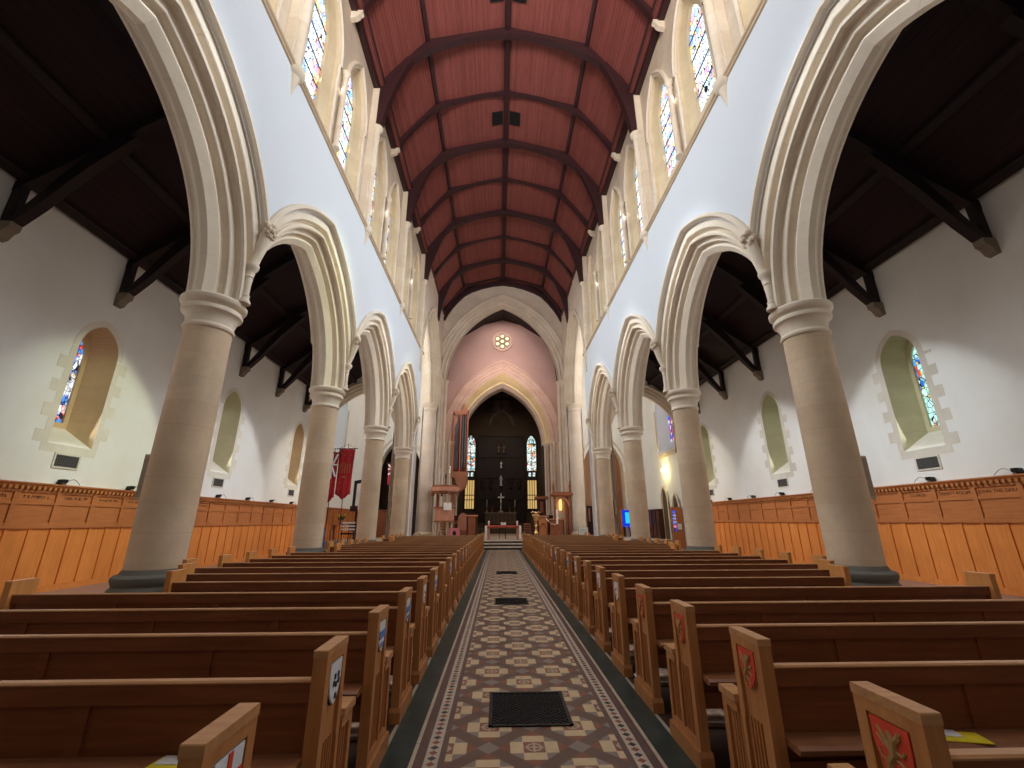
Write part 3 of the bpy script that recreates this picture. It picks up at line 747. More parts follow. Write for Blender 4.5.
    # aisle roof
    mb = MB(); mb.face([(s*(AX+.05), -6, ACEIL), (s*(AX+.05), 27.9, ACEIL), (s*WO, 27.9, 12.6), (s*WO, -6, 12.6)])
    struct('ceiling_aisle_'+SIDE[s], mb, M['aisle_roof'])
    # cross wall with arch at the end of the aisle
    xm = s*9.2; ca, ra, za = 1.2, 3.6, 6.3
    mb = MB(); o = arc(ra+.65, ca, 2.22, 14, za)
    for Y in (27.3, 28.1):
        for (a, b), (c, d) in zip(o[:-1], o[1:]): mb.face([(xm+a, Y, b), (xm+c, Y, d), (xm+c, Y, 12.7 if Y < 28 else 20.4), (xm+a, Y, 12.7 if Y < 28 else 20.4)])
    struct('wall_aisle_end_'+SIDE[s], mb, M['aisle'])
    mb = MB(); pr = [(ra+.65, 0), (ra+.65, -.08), (ra+.55, -.1), (ra+.5, 0), (ra+.35, .05), (ra+.3, .14), (ra+.18, .16), (ra+.12, .24), (ra, .3)]
    arch_sweep(mb, pr+[(r, .8-d) for r, d in pr[::-1]], ca, za, 2.2, lambda u, z, d: (xm+u, 27.3+d, z), 14)
    tag(mb.build('aisle_arch', M['stone_arch']), 'pointed stone arch across the far end of the %s aisle' % SIDE[s], 'arch')
    # transept east wall with opening
    mb = MB(); xo = s*8.7
    o = lancet(1.75, 0, 5.7, 8.6, 12)
    wall_strip(mb, o, -2.85 if s > 0 else -2.7, 2.7 if s > 0 else 2.85, 20.4, lambda u, z: (xo+u, 37.5, z), 0)
    struct('wall_transept_east_'+SIDE[s], mb, M['aisle'])
    mb = MB(); h = 2.9; r = (1.75**2+h*h)/3.5; c = r-1.75
    arch_sweep(mb, [(r+.4, 0), (r+.4, -.08), (r+.3, -.1), (r+.25, 0), (r+.1, .03), (r, .15), (r, .9)], c, 5.7, None, lambda u, z, d: (xo+u, 37.5+d, z), 12)
    for sg in (-1, 1): mb.box(*sorted((xo+sg*1.75, xo+sg*1.9)), 37.45, 38.4, 0, 5.7)
    tag(mb.build('chapel_arch', M['stone_arch']), 'pointed arch opening in the far wall of the %s transept' % SIDE[s], 'arch')
    # chapel beyond
    mb = MB(); xa, xb = sorted((s*6.0, s*11.4))
    mb.face([(xa, 43, 0), (xb, 43, 0), (xb, 43, 10), (xa, 43, 10)]); mb.face([(s*11.4, 37.5, 0), (s*11.4, 43, 0), (s*11.4, 43, 10), (s*11.4, 37.5, 10)]); mb.face([(s*6, 37.6, 0), (s*6, 43, 0), (s*6, 43, 10), (s*6, 37.6, 10)])
    struct('wall_chapel_'+SIDE[s], mb, plaster('chapel_plaster', (.60, .38, .25) if s > 0 else (.16, .10, .07), (.5, .3, .2) if s > 0 else (.1, .06, .05), .4))
    mb = MB(); mb.prism([(xa, 9.9), (xb, 9.9), (xb, 10.1), (xa, 10.1)], 'y', 37.6, 43.1)
    struct('ceiling_chapel_'+SIDE[s], mb, plain('olive_vault', (.20, .24, .07), .8))
    mb = MB(); mb.prism([(s*AX, 20.35), (s*NX, 20.35), (s*NX, 20.55), (s*AX, 20.55)], 'y', 28, 37.6); struct('ceiling_transept_'+SIDE[s], mb, M['dark_wood'])
area('chapel_light', (8.9, 40, 9.3), (0, 0, -1), 2, 2, 60, (1, .8, .6))

# aisle roof timbers
for s in (-1, 1):
    for k in range(7):
        y = 5.3+3.155*k
        t = empty('aisle_roof_truss', (0, 0, 0), 'dark timber roof brace on a stone corbel, %s from the camera in the %s aisle' % (ORD[k+1], SIDE[s]), 'roof truss', 'aisle roof braces')
        mb = MB(); mb.prism([(s*AX, 9.05), (s*WO, 12.56), (s*WO, 12.3), (s*AX, 8.80)], 'y', y-.09, y+.09); mb.build('rafter', M['dark_wood'], t)
        mb = MB(); mb.prism([(s*(AX-.02), 7.95), (s*(AX-.20), 7.95), (s*(AX-.20), 8.95), (s*(AX-.02), 8.95)], 'y', y-.09, y+.09); mb.build('wall_post', M['dark_wood'], t)
        mb = MB(); pts = [(11.25, 7.97), (10.85, 8.55), (10.5, 9.1), (10.05, 9.75), (9.4, 10.45)]; q = [(11.06, 7.97), (10.66, 8.42), (10.3, 8.92), (9.85, 9.5), (9.0, 10.4)]
        mb.prism([(s*a, b) for a, b in pts]+[(s*a, b) for a, b in q[::-1]], 'y', y-.11, y+.11); mb.build('brace', M['dark_wood'], t)
        mb = MB(); mb.prism([(s*(AX+.01), 7.55), (s*(AX-.12), 7.6), (s*(AX-.2), 7.75), (s*(AX-.30), 7.82), (s*(AX-.32), 7.96), (s*(AX+.01), 7.96)], 'y', y-.12, y+.12); mb.build('stone_corbel', M['dark_corbel'], t)
    for i, f in enumerate((.02, .36, .70)):
        x = AX-(AX-WO)*f-.1; z = ACEIL+(12.6-ACEIL)*f
        mb = MB(); mb.prism([(s*(x+.08), z-.10), (s*(x-.08), z+.0), (s*(x-.1), z+.06), (s*(x+.1), z-.06)], 'y', -6, 27.3)
        tag(mb.build('purlin', M['dark_wood']), 'long dark purlin under the %s aisle roof, %s above the wall' % (SIDE[s], ORD[i+1]), 'roof beam', 'aisle purlins')

# ------------------------------------------------------------ nave ceiling
mb = MB()
prof = [(-6.05, 19.95), (-3.75, 23.22), (0, 24.22), (3.75, 23.22), (6.05, 19.95)]
mb.grid([[(x, -6, z) for x, z in prof], [(x, 38.8, z) for x, z in prof]])
mb.face([(-6.98, -6, 20.04), (-6.98, 38, 20.04), (-5.5, 38, 20.14), (-5.5, -6, 20.14)]); mb.face([(6.98, -6, 20.04), (6.98, 38, 20.04), (5.5, 38, 20.14), (5.5, -6, 20.14)])
struct('ceiling', mb, M['ceil'])
mb = MB(); prof2 = [(-5.9, 15), (-5.6, 18.6), (-4.3, 21.0), (-2, 22.5), (0, 23.1), (2, 22.5), (4.3, 21.0), (5.6, 18.6), (5.9, 15)]
mb.grid([[(x, 38.7, z) for x, z in prof2], [(x, 44.1, z) for x, z in prof2]]); struct('ceiling_choir', mb, M['dark_wood'])
for s in (-1, 1):
    mb = MB(); mb.prism([(s*3.64, 23.08), (s*3.78, 22.98), (s*3.84, 23.06), (s*3.72, 23.22)], 'y', 2, 37.5)
    tag(mb.build('purlin', M['rib']), 'long timber purlin along the %s slope of the nave ceiling' % SIDE[s], 'roof beam')
    mb = MB(); mb.prism([(s*5.44, 20.25), (s*5.54, 20.12), (s*5.62, 20.3), (s*5.54, 20.42)], 'y', 2, 37.5)
    tag(mb.build('wall_beam', M['rib']), 'timber beam along the foot of the ceiling above the %s wall' % SIDE[s], 'roof beam')
mb = MB(); mb.box(-.14, .14, 2, 37.5, 24.0, 24.2); mb.box(-.06, .06, 2, 37.5, 23.93, 24.0)
tag(mb.build('ridge_beam', M['rib']), 'timber ridge beam running down the middle of the nave ceiling', 'roof beam')
curve = [(0, 24.02), (1.0, 23.90), (2.0, 23.63), (3.0, 23.22), (3.7, 22.78), (4.3, 22.12), (4.8, 21.46), (5.2, 20.8), (5.5, 20.15)]
top = [(0, 24.5), (3.7, 23.3), (5.5, 20.4)]
n_ = 0
for k in range(9):
    y = 11.52+3.155*k
    if y > 37.2: break
    major = k % 2 == 1; n_ += 1; hw = .12 if major else .08
    t = empty('roof_truss', (0, 0, 0), '%s curved timber roof rib of the nave, %s from the camera' % ('heavy' if major else 'light', ORD[n_]), 'roof truss', 'nave roof ribs')
    cz = [(x, z-(.24 if major else 0)*(1 if x < 4 else .5)) for x, z in curve]
    mb = MB()
    mb.prism([(x, z) for x, z in cz]+[(5.9, 20.15), (3.74, 23.21), (0, 24.21), (-3.74, 23.21), (-5.9, 20.15)]+[(-x, z) for x, z in cz[:0:-1]], 'y', y-hw, y+hw)
    mb.build('arch_rib', M['rib'], t)
    mb = MB(); path = [(x, y, z-.02) for x, z in cz]; 
    full = [(-x, z-.05) for x, z in cz[:0:-1]]+[(x, z-.05) for x, z in cz]
    mb.grid([[(x, y-hw-.04, z) for x, z in full], [(x, y-hw-.04, z+.08) for x, z in full]]); mb.grid([[(x, y-hw-.04, z) for x, z in full], [(x, y+hw+.04, z) for x, z in full]])
    mb.grid([[(x, y+hw+.04, z) for x, z in full], [(x, y+hw+.04, z+.08) for x, z in full]])
    mb.build('rib_moulding', M['rib'], t)
    if major:
        for s in (-1, 1):
            mb = MB(); mb.prism([(s*5.86, 17.9), (s*5.46, 17.9), (s*5.3, 19.0), (s*5.0, 20.2), (s*4.6, 21.4), (s*4.3, 22.0), (s*4.8, 22.0), (s*5.45, 20.7), (s*5.86, 20.2)], 'y', y-.15, y+.15)
            mb.build('wall_brace', M['rib'], t)
mb = MB(); cz = [(x, z-.42) for x, z in curve]
mb.prism([(x, z) for x, z in cz]+[(5.9, 20.15), (3.74, 23.21), (0, 24.21), (-3.74, 23.21), (-5.9, 20.15)]+[(-x, z) for x, z in cz[:0:-1]], 'y', 37.28, 37.49)
tag(mb.build('wall_rib', M['rib']), 'dark timber rib lying against the wall above the crossing arch', 'roof truss')
# ceiling ventilators beside ridge
for i, y in enumerate((13.0, 19.4)):
    for s in (-1, 1):
        mb = MB(); z = lambda x: 24.22-.267*abs(x)-.06
        mb.prism([(s*.2, z(.2)), (s*.82, z(.82)), (s*.82, z(.82)+.06), (s*.2, z(.2)+.06)], 'y', y-.42, y+.42)
        t = empty('ceiling_vent', (0, 0, 0), 'black square vent %s of the ridge, %s pair from the camera' % (SIDE[s], ORD[i+1]), 'vent', 'ceiling vents')
        mb.build('vent_panel', M['black'], t)
        mb = MB()
        for q in range(7): mb.prism([(s*.25, z(.25)-.02), (s*.77, z(.77)-.02), (s*.77, z(.77)), (s*.25, z(.25))], 'y', y-.36+q*.115, y-.33+q*.115)
        mb.build('vent_louvre', M['grate'], t)

# ------------------------------------------------------------ floor and steps
mb = MB(); mb.face([(-12.2, -6, 0), (12.2, -6, 0), (12.2, 60, 0), (-12.2, 60, 0)]); struct('floor', mb, M['floor'])
mb = MB()
for z, y in ((.145, 27.4), (.29, 28.3), (.435, 29.2)): mb.box(-5.3 if y < 29 else -11.38, 5.3 if y < 29 else 11.38, y, 46 if y > 29 else y+1.2, z-.035, z); mb.box(-5.3 if y < 29 else -11.38, 5.3 if y < 29 else 11.38, y+.03, 46 if y > 29 else y+1.2, 0.001, z-.035)
struct('floor_platform', mb, plain('pale_step_stone', (.42, .33, .25), .6))
mb = MB()
for z, y in ((.145, 27.4), (.29, 28.3), (.435, 29.2)): mb.box(-5.3, 5.3, y+.012, y+.028, z-.143, z-.037)
struct('trim_step_risers', mb, plain('dark_riser', (.06, .055, .05), .7))
mb = MB(); mb.box(-5.3, 5.3, 46, 58.5, .001, .9); mb.box(-5.3, 5.3, 53, 58.5, .9, 1.4); struct('floor_sanctuary', mb, M['dark_stone'])

# floor grates
def grate(y, lab, wdt=.35, l=.37):
    t = empty('floor_grate', (0, y, 0), lab, 'floor grate', 'aisle floor grates')
    mb = MB()
    for a in (-1, 1): mb.box(*sorted((a*(wdt-.03), a*wdt)), -l, l, .002, .012); mb.box(-wdt, wdt, *sorted((a*(l-.03), a*l)), .002, .012)
    mb.build('grate_frame', M['grate'], t)
    mb = MB()
    mb.box(-wdt+.03, wdt-.03, -l+.03, l-.03, .0015, .003)
    A_, B_ = wdt-.03, l-.03; st = .055; k = -int((A_+B_)/st)
    while k*st < A_+B_:
        c = k*st
        for sg in (1, -1):
            xa, xb = max(-A_, c-B_), min(A_, c+B_)      # x + y = c  (sg mirrors)
            if xb-xa > .02:
                p, q = (sg*xa, c-xa), (sg*xb, c-xb); w2 = .0045
                mb.prism([(p[0]-w2, p[1]), (p[0]+w2, p[1]), (q[0]+w2, q[1]), (q[0]-w2, q[1])], 'z', .004, .009)
        k += 1
    mb.build('lattice', M['black'], t)
grate(4.58, 'large black iron floor grate nearest the camera in the tiled aisle')
grate(10.05, 'second black iron floor grate along the tiled aisle')
grate(15.4, 'third and farthest black floor grate along the tiled aisle')

# ------------------------------------------------------------ pews
def shield(mb, x, yc, zc, w, h, d):
    """shield outline in the y-z plane facing -d direction (x sign)"""
    hf = [(w, h*.5), (w, h*.12), (w*.93, -h*.05), (w*.78, -h*.2), (w*.52, -h*.35), (w*.2, -h*.46)]
    o = hf+[(0, -h*.5)]+[(-p, q) for p, q in hf[::-1]]
    mb.prism([(yc+a, zc+b) for a, b in o], 'x', x, x+d)
def end_outline():
    return [(0, 0), (.52, 0), (.52, .10), (.48, .13), (.475, .64), (.33, .64), (.30, .58), (.265, .97), (0, .97)]
def end_panel(mb_body, x0, x1):
    mb_body.prism([(0, .12), (.485, .12), (.48, .60), (.32, .60), (.285, .54), (.265, .962), (0, .962)], 'x', x0, x1)
PEWS = {}
def make_end(parent, s, x_face, x_in, mats, shield_kind=None, name='end_panel'):
    """s: +1 if the decorated face looks to -x (pew on right of aisle)"""
    mb = MB()
    core0, core1 = x_face+s*.018, x_in
    mb.prism([(-.028, .0), (.485, .0), (.48, .60), (.305, .60), (.265, .53), (.265, .965), (-.028, .965)], 'x', core0, core1)
    # raised frame on the face
    for (a, b, c, d) in ((-.028, .03, .10, .965), (.215, .265, .56, .965), (.43, .48, .10, .60), (.03, .43, .10, .16), (.03, .215, .925, .965), (.305, .43, .55, .60), (.225, .262, .16, .56)):
        mb.box(*sorted((x_face, core0)), a, b, c, d)
    for i in range(4): mb.box(*sorted((x_face+s*.010, core0)), .085+i*.032, .093+i*.032, .16, .58)
    for i in range(4): mb.box(*sorted((x_face+s*.010, core0)), .29+i*.032, .298+i*.032, .16, .55)
    o = mb.build(name, mats[0], parent, False)
    # plinth
    mb = MB(); mb.prism([(-.045, 0), (.51, 0), (.51, .07), (.49, .11), (-.03, .11), (-.045, .08)], 'x', x_face-s*.018, x_in+s*.01); mb.build('plinth', mats[0], o)
    mb = MB(); mb.prism([(-.031, .965), (.268, .965), (.269, .99), (.266, 1.0), (-.028, 1.0), (-.031, .996)], 'x', x_face-s*.002, x_in+s*.002); mb.build('top_cap', mats[1], o)
    mb = MB(); mb.prism([(.30, .60), (.49, .60), (.495, .62), (.485, .64), (.31, .64)], 'x', x_face-s*.010, x_in+s*.01); mb.build('elbow_cap', mats[1], o)
    if shield_kind:
        mb = MB(); 
        base = {'red': 'shield_red', 'white': 'shield_white', 'cross': 'shield_white', 'blue': 'shield_white', 'gray': 'shield_white', 'bluef': 'shield_blue'}[shield_kind]
        shield(mb, x_face+s*.008, .122, .822, .086, .206, s*.012); sh = mb.build('heraldic_shield', M['shield_gold'] if shield_kind == 'red' else M['lead'], o)
        mb = MB(); shield(mb, x_face, .122, .822, .079, .192, s*.012); mb.build('shield_field', M[base], sh)
        mb = MB(); xx = sorted((x_face-s*.004, x_face+s*.004))
        if shield_kind == 'red':   # winged rampant beast
            for pts, r in (([(.155, .745), (.15, .775), (.13, .80), (.125, .835), (.14, .855)], [.008, .012, .014, .012, .007]), ([(.125, .83), (.105, .85), (.10, .865)], [.010, .009, .006]),
                           ([(.135, .81), (.16, .845), (.175, .86)], [.010, .008, .003]), ([(.13, .80), (.16, .82), (.182, .835)], [.008, .006, .003]), ([(.125, .81), (.10, .805), (.09, .82)], .005),
                           ([(.14, .79), (.112, .785), (.095, .775)], .005), ([(.15, .765), (.13, .755), (.115, .735)], .006), ([(.155, .755), (.16, .735), (.15, .725)], .006), ([(.155, .77), (.175, .78), (.18, .80)], .004)):
                mb.tube([(x_face-s*.001, a, b) for a, b in pts], r, 6)
            mb.xf(lambda x, y, z: (x, .122+(y-.133)*1.25, .825+(z-.80)*1.15)); mb.build('beast_emblem', M['shield_gold'], sh)
        elif shield_kind == 'cross':
            mb.box(*xx, .044, .200, .832, .854); mb.box(*xx, .111, .133, .73, .917); mb.build('red_cross', M['shield_red'], sh)
            mb = MB(); mb.tube([(x_face-s*.001, a, b) for a, b in [(.175, .80), (.165, .785), (.15, .79), (.145, .77), (.14, .75)]], .010, 6); mb.build('blue_charge', M['shield_blue'], sh)
        elif shield_kind == 'blue':
            mb.box(*xx, .046, .198, .81, .86); mb.box(*xx, .085, .155, .755, .785); mb.build('blue_bands', M['shield_blue'], sh)
        elif shield_kind == 'gray':
            for a, b in ((.11, .85), (.155, .85), (.133, .81), (.133, .76), (.10, .82), (.165, .82)): mb.box(*xx, a-.01, a+.01, b-.012, b+.012)
            mb.build('charges', M['lead'], sh)
        elif shield_kind == 'white':
            for a, b in ((.11, .85), (.155, .83), (.13, .79), (.15, .76)): mb.box(*xx, a-.012, a+.012, b-.012, b+.012)
            mb.build('charges', M['shield_red'], sh)
    return o

def pew(s, y, xo, label, sk, outer_light=True):
    """s=-1 left block, +1 right block; xo = |x| of the outer end"""
    t = empty('pew', (0, y, 0), label, 'pew', 'oak pews left of the aisle' if s < 0 else 'oak pews right of the aisle')
    xi = 1.105
    make_end(t, s, s*xi, s*(xi+.068), (M['pew_end'], M['pew_top']), sk)
    make_end(t, -s, s*xo, s*(xo-.07), (M['pew_light'], M['pew_light']), None)
    a, b = sorted((s*(xi+.07), s*(xo-.065)))
    mb = MB()
    mb.prism([(.02, .765), (.058, .765), (.058, .852), (.02, .852)], 'x', a, b)
    mb.prism([(.042, .36), (.056, .36), (.056, .78), (.042, .78)], 'x', a, b)
    mb.box(a, b, .02, .065, .34, .44)
    n = max(2, round((b-a)/1.15))
    for i in range(n+1):
        u = a+(b-a)*i/n; mb.box(max(a, u-.035), min(b, u+.035), .028, .055, .40, .776)
    bk = mb.build('backrest', M['pew'], t)
    mb = MB(); mb.prism([(-.13, .525), (.03, .525), (.03, .560), (-.115, .560), (-.135, .548)], 'x', a, b); mb.build('book_ledge', M['pew_ledge'], t)
    mb = MB(); mb.prism([(.012, .850), (.060, .850), (.064, .857), (.058, .865), (.018, .865), (.010, .857)], 'x', a, b); mb.build('top_rail', M['pew_top'], bk)
    mb = MB(); mb.prism([(.07, .425), (.46, .41), (.475, .425), (.465, .45), (.07, .455)], 'x', a, b); mb.box(a, b, .30, .33, .33, .42); mb.build('seat', M['pew'], t)
    return t
NP = 27; L0, R0_, PP = 1.535, 1.665, .935
lsh = ['cross', 'gray', 'blue', 'blue', 'white', 'blue']; rsh = ['red', 'red', 'red', 'red', 'white', 'white', 'red', 'white', 'blue']
lname = {'red': 'red shield with a gold beast', 'cross': 'white shield with a red cross', 'gray': 'grey and white shield', 'blue': 'blue and white shield', 'white': 'white shield with small marks', None: 'plain end'}
def outer(y):
    for k in range(4):
        d = (B0+BAY*k)-y
        if -.3 < d <= .6: return 5.62
        if .6 < d <= 1.3: return 5.05
        if 1.3 < d < 2.3: return 4.55 if k == 0 else 4.75
    return 5.58
protos = {}
for s in (-1, 1):
    for i in range(NP):
        y = (L0 if s < 0 else R0_)+PP*i
        sk = (lsh if s < 0 else rsh)[i] if i < len(lsh if s < 0 else rsh) else (['red', 'blue', 'white'][i % 3] if i < 14 else None)
        xo = outer(y)
        side = 'left' if s < 0 else 'right'
        if i < 12: lab = 'oak pew %s of aisle, %s row from the camera, %s' % (side, ORD[i+1], lname[sk])
        else: lab = 'oak pew %s of the tiled aisle, %s row back from the altar steps' % (side, ORD[NP-i])
        key = (s, sk, xo)
        if key in protos: t = copy_tree(protos[key]); t.location = (0, y, 0); t['label'] = lab
        else: t = protos[key] = pew(s, y, xo, lab, sk)

# kneelers
k0 = None
for s in (-1, 1):
    for i in range(6):
        for j in range(3):
            y = (L0 if s < 0 else R0_)+PP*i+.72; x = s*(1.42+j*.62+random.uniform(-.05, .05))
            if k0 is None:
                k0 = empty('kneeler', (0, 0, 0), 'x', 'kneeler', 'kneeling cushions under the pews')
                MB().prism([(-.19, .0), (.19, .0), (.2, .04), (.18, .085), (.1, .10), (-.1, .10), (-.18, .085), (-.2, .04)], 'y', -.12, .12).build('cushion', M['cushion'], k0, False, .015)
                MB().box(-.205, .205, -.125, .125, .035, .045).build('piping', M['white'], k0)
                t = k0
            else: t = copy_tree(k0)
            t.location = (x, y, .001); t.rotation_euler = (0, 0, random.uniform(-.1, .1))
            t['label'] = 'kneeling cushion on the floor %s of aisle, behind the %s pew, %s from aisle' % (SIDE[s], ORD[i+2], ORD[j+1])
# pamphlets
def pamphlet(x, y, z, rz, lab, w=.10, l=.15):
    t = empty('pamphlet', (x, y, z), lab, 'pamphlet', None, rz)
    MB().box(-w, w, -l, l, 0, .004).build('cover', M['yellow_paper'], t); MB().box(-w*.2, w, -l*.1, l*.85, .0045, .009).build('printed_sheet', M['white'], t)
pamphlet(2.05, R0_+PP-.055, .561, 1.35, 'yellow and white pamphlet lying on a pew ledge right of the aisle', .06, .11)
pamphlet(-1.72, L0+PP-.055, .561, 1.5, 'yellow and white pamphlet lying on a pew ledge left of the aisle', .06, .11)

# ------------------------------------------------------------ aisle wainscot
def text_obj(txt, size, mat, loc, rot, parent):
    c = bpy.data.curves.new('lettering', 'FONT'); c.resolution_u = 3; c.body = txt; c.size = size; c.align_x = 'CENTER'; c.align_y = 'CENTER'; c.extrude = .002
    tmp = bpy.data.objects.new('lettering_curve', c); COL.objects.link(tmp); bpy.context.view_layer.update()
    me = bpy.data.meshes.new_from_object(tmp.evaluated_get(bpy.context.evaluated_depsgraph_get())); bpy.data.objects.remove(tmp)
    o = bpy.data.objects.new('lettering', me); COL.objects.link(o); o.location = loc; o.rotation_euler = rot; me.materials.clear(); me.materials.append(mat); o.parent = parent
    return o
for s in (-1, 1):
    ztp = 2.50 if s < 0 else 2.58; zf = ztp-1.02
    t = empty('wall_panelling', (0, 0, 0), 'tall orange oak panelling with carved cornice along the %s aisle wall' % SIDE[s], 'panelling')
    y0, y1 = 1.5, (37.4 if s < 0 else 27.25)
    XF = AX-.10
    sb = sorted
    mb = MB(); mb.box(*sb((s*(XF+.02), s*(AX-.005))), y0, y1, .0, zf); 
    st = .523; y = y0+(9.5-y0) % st
    while y < y1:
        mb.box(*sb((s*(XF-.012), s*(XF+.03))), y-.035, y+.035, .0, zf); y += st
    mb.box(*sb((s*(XF-.03), s*(XF+.03))), y0, y1, .0, .14)
    mb.build('lower_boards', M['boards'], t)
    mb = MB(); mb.box(*sb((s*(XF+.01), s*(AX-.005))), y0, y1, zf, ztp-.1)
    mb.box(*sb((s*(XF-.04), s*(XF+.03))), y0, y1, zf-.01, zf+.05); mb.box(*sb((s*(XF-.02), s*(XF+.03))), y0, y1, zf+.05, zf+.12)
    mb.box(*sb((s*(XF-.02), s*(XF+.03))), y0, y1, zf+.53, zf+.60); mb.box(*sb((s*(XF-.02), s*(XF+.03))), y0, y1, zf+.80, zf+.86)
    y = y0+(9.5-y0) % 1.0; ysti = []
    while y < y1:
        mb.box(*sb((s*(XF-.03), s*(XF+.03))), y-.055, y+.055, zf+.04, zf+.84); ysti.append(y); y += 1.0
    fz = mb.build('frieze', M['frieze'], t)
    mb = MB(); mb.prism([(s*(AX-.005), ztp-.16), (s*(XF-.03), ztp-.16), (s*(XF-.05), ztp-.12), (s*(XF-.10), ztp-.06), (s*(XF-.13), ztp-.03), (s*(XF-.13), ztp), (s*(AX-.005), ztp)], 'y', y0, y1)
    cn = mb.build('cornice', M['frieze'], t)
    mb = MB(); y = y0
    while y < 27: mb.box(*sb((s*(XF-.10), s*(XF-.02))), y, y+.065, ztp-.155, ztp-.075); y += .13
    tag(mb.build('dentils', M['pew_end'], cn), None, None, None, 'stuff')
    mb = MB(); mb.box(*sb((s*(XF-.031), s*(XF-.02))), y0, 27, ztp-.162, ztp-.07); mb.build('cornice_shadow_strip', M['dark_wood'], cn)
    # lettering on upper panels
    if s > 0:
        for txt, yy in (('TO BALD', 12.0), ('TRINITY ROOM', 11.0), ('JOHN THE GREAT', 9.95)):
            text_obj(txt, .115, M['bark_paint'], (XF+.004, yy, zf+.70), (pi/2, 0, -pi/2), fz)
    else:
        mb = MB(); rr = random.Random(3)
        for yy in ysti[5:16]:
            y = yy+.2
            while y < yy+.8:
                hh = rr.uniform(.05, .075)
                mb.box(*sb((s*(XF+.006), s*(XF+.012))), y, y+.014, zf+.67, zf+.67+hh)
                mb.box(*sb((s*(XF+.006), s*(XF+.012))), y, y+.04, zf+.67+rr.choice((0, .03, .06)), zf+.682+rr.choice((0, .03, .055)))
                y += rr.choice((.055, .06, .09))
        mb.build('worn_lettering', M['bark_paint'], fz)
    # picture lights on top of the cornice
    for i, yy in enumerate([9.46, 11.5, 13.62, 15.7, 17.9, 20.0, 22.1, 24.2]):
        q = empty('picture_light', (s*(AX-.1), yy, ztp), 'small black spotlight with curved wire on the %s panelling, %s from the camera' % (SIDE[s], ORD[i+1]), 'lamp', 'black spotlights on the panelling')
        MB().box(-.05, .05, -.07, .07, .0, .025).build('bracket', M['black'], q)
        mb = MB(); mb.prism([(-.09, .03), (.06, .05), (.08, .14), (-.06, .13)], 'y', -.07, .07); mb.xf(lambda x, y, z: (-s*x*1, y, z)); mb.build('lamp_head', M['black'], q)
        mb = MB(); mb.tube([(0, .07+.07*j, .03+.13*math.sin(j*pi/6)) for j in range(7)], .006, 5); mb.build('wire', M['black'], q)

# column loudspeakers on the aisle side of columns
for s in (-1, 1):
    for k in (0, 3):
        t = empty('column_loudspeaker', (s*(COLX+.56), B0+BAY*k+.05, 2.0), 'slim %s loudspeaker fixed to the %s column of the %s arcade' % ('beige', 'first' if k == 0 else 'last', SIDE[s]), 'loudspeaker', 'column loudspeakers')
        mb = MB(); mb.box(-.06, .09, -.09, .09, 0, .82); mb.build('speaker_case', M['beige'], t, False, .01)
        mb = MB(); mb.box(-.05, .08, -.095, -.088, .04, .78); mb.build('speaker_grille', plain('grille_cloth', (.36, .30, .22), .9), t)
        mb = MB(); mb.box(*sorted((-s*.15, 0)), -.03, .03, .1, .14); mb.box(*sorted((-s*.15, 0)), -.03, .03, .68, .72); mb.build('speaker_bracket', M['black'], t)

# ------------------------------------------------------------ crossing: nave altar
PZ = .435
t = empty('altar_table', (.03, 31.4, PZ), 'wooden nave altar table with red top on the crossing platform', 'altar table')
MB().box(-1.2, 1.2, -.4, .4, .84, .90).build('table_top', M['pink_wood'], t, False, .01)
for a in (-1, 1):
    for b in (-1, 1): MB().box(a*1.0-.08, a*1.0+.08, b*.3-.05, b*.3+.05, 0, .74).build('leg', M['pink_wood'], t)
MB().box(-1.14, 1.14, -.36, .36, .74, .84).build('apron', M['choir_wood'], t)
mb = MB(); mb.prism([(-1.22, -.42), (1.22, -.42), (1.22, .42), (-1.22, .42)], 'z', .90, .91); mb.box(-1.22, 1.22, -.425, -.415, .80, .905); rc = mb.build('altar_cloth', M['red_cloth']); rc.location = (.03, 31.4, PZ)
tag(rc, 'narrow red cloth over the top of the nave altar table', 'cloth')
for a in (-1, 1):
    o = MB().box(*sorted((a*1.08, a*1.235)), -.445, -.428, .05, .905).build('linen_fall', M['white']); o.location = (.03, 31.4, PZ); tag(o, 'white linen hanging at the %s corner of the nave altar' % SIDE[a], 'cloth', 'linen falls of the nave altar')
for i, a in enumerate((-1, 1)):
    t = empty('altar_candle', (.03+a*.98, 31.4, PZ+.912), 'short white candle on the %s end of the nave altar' % SIDE[a], 'candle', 'nave altar candles')
    MB().lathe([(0, 0), (.09, 0), (.09, .03), (.04, .05), (.04, .06), (0, .06)], n=12).build('candle_dish', M['gold'], t, True)
    MB().lathe([(.05, .06), (.05, .30), (0, .31)], n=12).build('wax', M['white'], t, True)
t = empty('book_stand', (.05, 31.35, PZ+.912), 'dark open book stand on the nave altar', 'book stand')
MB().prism([(-.15, .0), (.15, .0), (.15, .03), (-.1, .18), (-.15, .18)], 'x', -.2, .2).build('stand', M['black'], t)
MB().prism([(-.16, .02), (.13, .05), (.13, .06), (-.16, .2)], 'x', -.18, .18).build('open_book', M['white'], t)
